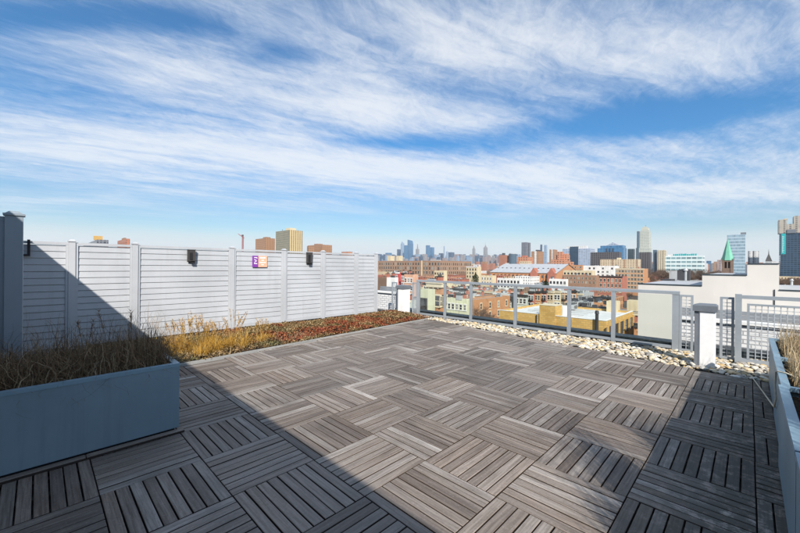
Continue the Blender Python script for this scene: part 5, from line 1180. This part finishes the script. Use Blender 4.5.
for k, (a, b, t, m, top, lab) in enumerate(MAN):
    D = 6000+(k*733 % 5)*90; e = extent(a, b, t, D)
    r = tower('skyline_tower', lab, e, m, group='far skyline across the river'); x0, x1, y0, y1, zt = e; cx, cy = (x0+x1)/2, (y0+y1)/2; w = x1-x0; u = D/F_PX
    if top == 'slant': MB().frustum([(x0, y0, zt+0.1), (x1, y0, zt+0.1), (x1, y1, zt+0.1), (x0, y1, zt+0.1)], [(x0, y0, zt+4.2*u), (x0+w*0.7, y0, zt+3.6*u), (x0+w*0.7, y1, zt+3.2*u), (x0, y1, zt+3.4*u)]).build('slanted_top', M[m], r)
    elif top == 'point': MB().frustum([(x0+w*.3, y0, zt+0.1), (x1, y0, zt+0.1), (x1, y1, zt+0.1), (x0+w*.3, y1, zt+0.1)], [(x1-w*0.3, y0, zt+2.2*u), (x1-w*0.1, y0, zt+2.2*u), (x1-w*0.1, y0+w*.3, zt+2.2*u), (x1-w*0.3, y0+w*.3, zt+2.2*u)]).build('pointed_top', M[m], r)
    elif top == 'spire': MB().frustum([(cx-w*.3, cy-w*.3, zt+0.1), (cx+w*.3, cy-w*.3, zt+0.1), (cx+w*.3, cy+w*.3, zt+0.1), (cx-w*.3, cy+w*.3, zt+0.1)], [(cx-w*.1, cy-w*.1, zt+5*u), (cx+w*.1, cy-w*.1, zt+5*u), (cx+w*.1, cy+w*.1, zt+5*u), (cx-w*.1, cy+w*.1, zt+5*u)]).build('spire', M[m], r)
    elif top == 'step':
        z = zt+0.1
        for q, h in ((0.36, 1.3), (0.24, 1.2), (0.08, 1.0)): MB().box(cx-w*q, cx+w*q, cy-w*q, cy+w*q, z, z+h*u).build('upper_tier', M[m], r); z += h*u+0.1
    elif top == 'empire':
        z = zt+0.1
        for q, h in ((0.36, 0.8), (0.24, 0.6), (0.12, 1.0)): MB().box(cx-w*q, cx+w*q, cy-w*q, cy+w*q, z, z+h*u).build('upper_tier', M[m], r); z += h*u+0.1
        MB().cyl(cx, cy, z, z+3.2*u, w*0.06, w*0.02, 6).build('mast', M['m_stone'], r)
rg = random.Random(21); k = 0
mb = MB()
for k in range(560):      # the low mass of roofs along the far shore, too many and too small to count
    px = rg.uniform(335, 520); D = rg.uniform(5200, 7600); w = rg.uniform(18, 60); p = at(px, rg.choice((254.6, 256, 257, 258, 259, 260))+rg.uniform(-0.6, 1.6), D)
    mb.box(p.x, p.x+w, p.y, p.y+w, GZ, p.z, rg.randrange(4))
tag(mb.build('far_shore_roofs', [M['m_stone'], M['m_light'], M['m_dark'], M['m_brick']]), 'low band of hazy buildings along the far shore', 'buildings', None, 'stuff')
mb = MB()
for k in range(420):
    px = rg.uniform(330, 830); D = rg.uniform(1500, 4200); w = rg.uniform(12, 40); p = at(px, rg.uniform(261.5, 266.0), D)
    mb.box(p.x, p.x+w, p.y, p.y+w, GZ, p.z, rg.randrange(5))
tag(mb.build('distant_roofs', [M['f_tan'], M['f_brick'], M['f_white'], M['f_grey'], M['f_brown']]), 'mass of small distant roofs below the skyline', 'buildings', None, 'stuff')

# ------------------------------------------------------------------ rows of attached houses filling the blocks
def ordinal(n): return '%d%s' % (n, 'th' if 10 <= n % 100 <= 20 else {1: 'st', 2: 'nd', 3: 'rd'}.get(n % 10, 'th'))
facade('r_red', (0.38, 0.14, 0.09), (0.10, 0.07, 0.06), 3.3, 2.6, 0.42, 0.55); facade('r_orange', (0.52, 0.26, 0.13), (0.13, 0.09, 0.07), 3.3, 2.6, 0.42, 0.55); facade('r_brown', (0.27, 0.17, 0.11), (0.08, 0.07, 0.06), 3.3, 2.6, 0.42, 0.55)
facade('r_tan', (0.60, 0.47, 0.30), (0.17, 0.13, 0.10), 3.3, 2.8, 0.42, 0.55); facade('r_cream', (0.72, 0.64, 0.48), (0.2, 0.18, 0.15), 3.3, 2.8, 0.4, 0.5); facade('r_white', (0.76, 0.74, 0.70), (0.24, 0.24, 0.24), 3.3, 2.8, 0.4, 0.5)
facade('r_grey', (0.38, 0.39, 0.39), (0.12, 0.12, 0.13), 3.3, 2.8, 0.4, 0.5); facade('r_sage', (0.42, 0.46, 0.38), (0.14, 0.14, 0.13), 3.3, 2.8, 0.4, 0.5)
KIND = [('red brick', 'brick_red', 'r_red', 5), ('orange brick', 'brick_orange', 'r_orange', 5), ('brown', 'brick_brown', 'r_brown', 6), ('tan brick', 'brick_tan', 'r_tan', 3), ('cream', 'wall_cream', 'r_cream', 2), ('white', 'wall_white', 'r_white', 2), ('grey', 'wall_grey', 'r_grey', 2), ('sage green', 'wall_sage', 'r_sage', 1)]
ROOF = [('white', 'roof_white', 3), ('silver', 'roof_silver', 3), ('grey', 'roof_grey', 3), ('dark', 'roof_dark', 2)]
rg = random.Random(99)
ROWS = [(62, 6.5), (88, 6.8), (116, 7.2), (150, 7.6), (186, 8.5), (226, 9.5), (270, 11), (322, 13), (385, 16), (460, 19), (560, 24), (690, 30), (850, 36)]
TREE_SPOTS = []
SEEN = [(500, 660, 340, 68), (444, 468, 320, 104), (464, 506, 323, 116), (426, 446, 318, 66), (499, 528, 308, 130), (528, 577, 303, 148), (497, 522, 285, 262), (549, 568, 286, 250), (562, 600, 283, 300), (615, 647, 288, 285),
        (598, 627, 290, 235), (583, 618, 273, 420), (490, 578, 281, 400), (366, 471, 274, 640), (434, 447, 277, 300), (466, 481, 279, 360), (481, 496, 283, 280), (391, 418, 283, 140), (419, 431, 314, 26), (563, 595, 276, 330), (551, 574, 268, 610), (470, 482, 281, 255), (540, 550, 284, 225)]
def hides(x0, x1, y0, z):
    a, b = pix((x0, y0, z)), pix((x1, y0, z)); c = pix((x1, y0+12, z))
    if a is None or b is None or c is None: return True
    for p0, p1, py, d in SEEN:
        if max(a[0], c[0]) > p0+0.7 and a[0] < p1-0.7 and a[2] < d and min(a[1], b[1]) < py-0.5: return True
    return False
for ri, (yr, wd) in enumerate(ROWS):
    x = -1.18*yr-4; n = 0; zrow = rg.uniform(-11.5, -9.5)
    while x < 0.10*yr+6:
        w = wd*rg.uniform(0.8, 1.3); dp = rg.uniform(11, 14)+ri*1.2; y0 = yr+rg.uniform(-0.6, 0.6)*(1+ri*0.3)
        if rg.random() < 0.10: TREE_SPOTS.append((x+w/2, y0+3)); x += w*1.1; continue
        if any(x-0.4 < b[1] and x+w+0.4 > b[0] and y0-1.5 < b[3] and y0+dp+0.5 > b[2] for b in BOXES): x += w*0.35; continue
        p = pix((x+w/2, y0, -10))
        if p is None or p[0] < 368 or p[0] > 812: x += w+0.05; continue
        zt = zrow+rg.choice((-0.9, -0.4, 0, 0, 0.3, 0.9, 2.6 if ri > 2 else 0.6))
        if hides(x, x+w, y0, zt+(2.8 if ri < 5 else 1.5)): x += w*0.5; continue
        n += 1
        kn, wm, wf, _ = rg.choices(KIND, [q[3] for q in KIND])[0]; rn, rm, _ = rg.choices(ROOF, [q[2] for q in ROOF])[0]
        near = ri < 4; fr = None
        if near: fr = dict(cols=max(2, int(w/2.4)), rows=2 if ri < 2 else 2, w=0.9, h=1.75, floor=3.2, first=2.7, frame=rg.choice(('trim_white', 'trim_cream', 'trim_dark')))
        s = bld('rowhouse', '%s rowhouse, %s roof, %s from left in %s row beyond the railing' % (kn, rn, ordinal(n), ordinal(ri+1)), (x, x+w, y0, y0+dp, zt), wm if near else wf, rm, 0.45,
            rg.choice(('trim_dark', 'trim_cream', 'trim_white')) if ri < 6 else None, fr, None, (5 if ri < 3 else 4 if ri < 6 else 2 if ri < 9 else 1), 'house', 'rows of attached houses beyond the railing', ri)
        if near and rg.random() < 0.45: fire_escape(s, x+w*rg.uniform(0.3, 0.7), y0, zt, 2)
        BOXES.pop(); x += w+(0.03 if rg.random() < 0.85 else rg.uniform(2, 6))

# ------------------------------------------------------------------ trees
def bare_tree_meshes(seed, h, spread):
    rg = random.Random(seed); tr = MB(); cr = MB()
    def grow(p, d, L, rad, lev):
        n = 3; pts = [p]; q = p; dd = d
        for k in range(n): dd = (dd+Vector((rg.uniform(-.25, .25), rg.uniform(-.25, .25), rg.uniform(-.05, .2)))).normalized(); q = q+dd*(L/n); pts.append(q)
        (tr if lev < 2 else cr).tube(pts, [rad*(1-0.5*k/n) for k in range(n+1)], 5 if lev < 2 else 3)
        if lev >= 5: return
        m = 4 if lev == 0 else (4 if lev < 3 else 5)
        for k in range(m):
            t = rg.uniform(0.35, 1.0); b = pts[min(n-1, int(t*n))].lerp(pts[min(n, int(t*n)+1)], (t*n) % 1); a = rg.uniform(0, 2*PI)
            nd = (dd*rg.uniform(0.5, 0.9)+Vector((math.cos(a), math.sin(a), rg.uniform(0.0, 0.5)))*spread).normalized()
            grow(b, nd, L*rg.uniform(0.55, 0.75), max(0.012, rad*0.5), lev+1)
    grow(Vector((0, 0, 0)), Vector((0, 0, 1)), h*0.42, h*0.018, 0)
    return tr.mesh('trunk', M['bark']), cr.mesh('crown', M['twig'])
TREES = [bare_tree_meshes(s, 10, 0.75) for s in (1, 2, 3)]
def bare_tree(x, y, h, label, group, k, z=GZ):
    r = thing('bare_tree', (x, y, z), label, 'tree', group); s = h/10.0; rz = (k*2.4) % 6.28
    for nm, me in zip(('trunk', 'crown'), TREES[k % 3]): o = link(nm, me, r, (0, 0, 0), rz); o.scale = (s*1.15, s*1.15, s)
p = at(487, 300, 106); bare_tree(p.x, p.y, 15.5, 'bare brown tree in front of the orange brick side wall', 'bare trees among the houses', 0)
p = at(497, 300, 100); bare_tree(p.x, p.y, 12.5, 'smaller bare tree left of the yellow brick block', 'bare trees among the houses', 1)
rg = random.Random(17)
for k in range(26):
    px = 652+k*2.75+rg.uniform(-1, 1); d = 330+60*((k*7) % 5); p = at(px, 266, d); top = at(px, rg.uniform(262.5, 266.0), d).z
    bare_tree(p.x, p.y, top-GZ, 'bare brown tree, %s from left in the line below the white offices' % ordinal(k+1), 'line of bare trees left of the church', k)
for k in range(12):
    px = 777+k*2.6; d = 210+40*((k*3) % 4); p = at(px, 266, d); top = at(px, rg.uniform(270, 273), d).z
    bare_tree(p.x, p.y, top-GZ, 'bare brown tree, %s from left below the blue tower' % ordinal(k+1), 'bare trees below the blue tower', k+1)
for k, (x, y) in enumerate(TREE_SPOTS):
    bare_tree(x, y, rg.uniform(9, 12), 'bare yard tree, %s gap from the left of the house rows' % ordinal(k+1), 'bare trees among the houses', k)
def evergreen(px, py, d, w, label):
    rg = random.Random(int(px)); t = at(px, py, d); h = t.z-GZ; r = thing('evergreen_tree', (t.x, t.y, GZ), label, 'tree', 'evergreen trees among the houses')
    MB().tube([(t.x, t.y, GZ), (t.x, t.y, GZ+h*0.5), (t.x, t.y, t.z-0.5)], [0.35, 0.2, 0.05], 6).build('trunk', M['bark'], r)
    mb = MB()
    for _ in range(2600):
        a = rg.uniform(0, 2*PI); v = rg.random(); rad = w*(1-abs(2*v-0.8)**2.2*0.6)*math.sqrt(rg.random())*(1+0.25*math.sin(3*a+7*v)); z = GZ+h*(0.3+0.7*v)
        if v > 0.85: rad *= (1-v)/0.15
        c = Vector((t.x+rad*math.cos(a), t.y+rad*math.sin(a), z)); s = rg.uniform(0.15, 0.4)
        u = Vector((rg.uniform(-1, 1), rg.uniform(-1, 1), rg.uniform(-0.6, 0.8))).normalized()*s; q = u.cross(Vector((rg.uniform(-1, 1), rg.uniform(-1, 1), 1))).normalized()*s*0.6
        mb.face([c-u, c+q, c+u, c-q])
    mb.build('crown', M['evergreen'], r)
evergreen(475.6, 272.6, 255, 2.6, 'round dark evergreen tree left of the pale stucco house')
evergreen(545.8, 279.5, 225, 2.4, 'dark evergreen bush tree left of the lower white house')

# ------------------------------------------------------------------ the afternoon haze over the city
def make_haze():
    m, t = newmat('haze'); v = t.n('ShaderNodeVolumePrincipled'); v.inputs['Color'].default_value = (0.86, 0.92, 1.0, 1); v.inputs['Density'].default_value = 0.000045; v.inputs['Anisotropy'].default_value = 0.0
    o = t.n('ShaderNodeOutputMaterial'); t.nt.links.new(v.outputs[0], o.inputs['Volume'])
    b = MB().box(-11600, 3900, -600, 11600, GZ-1, 560).build('haze', m); b['kind'] = 'stuff'; b['label'] = 'pale afternoon haze over the distant city'
make_haze()
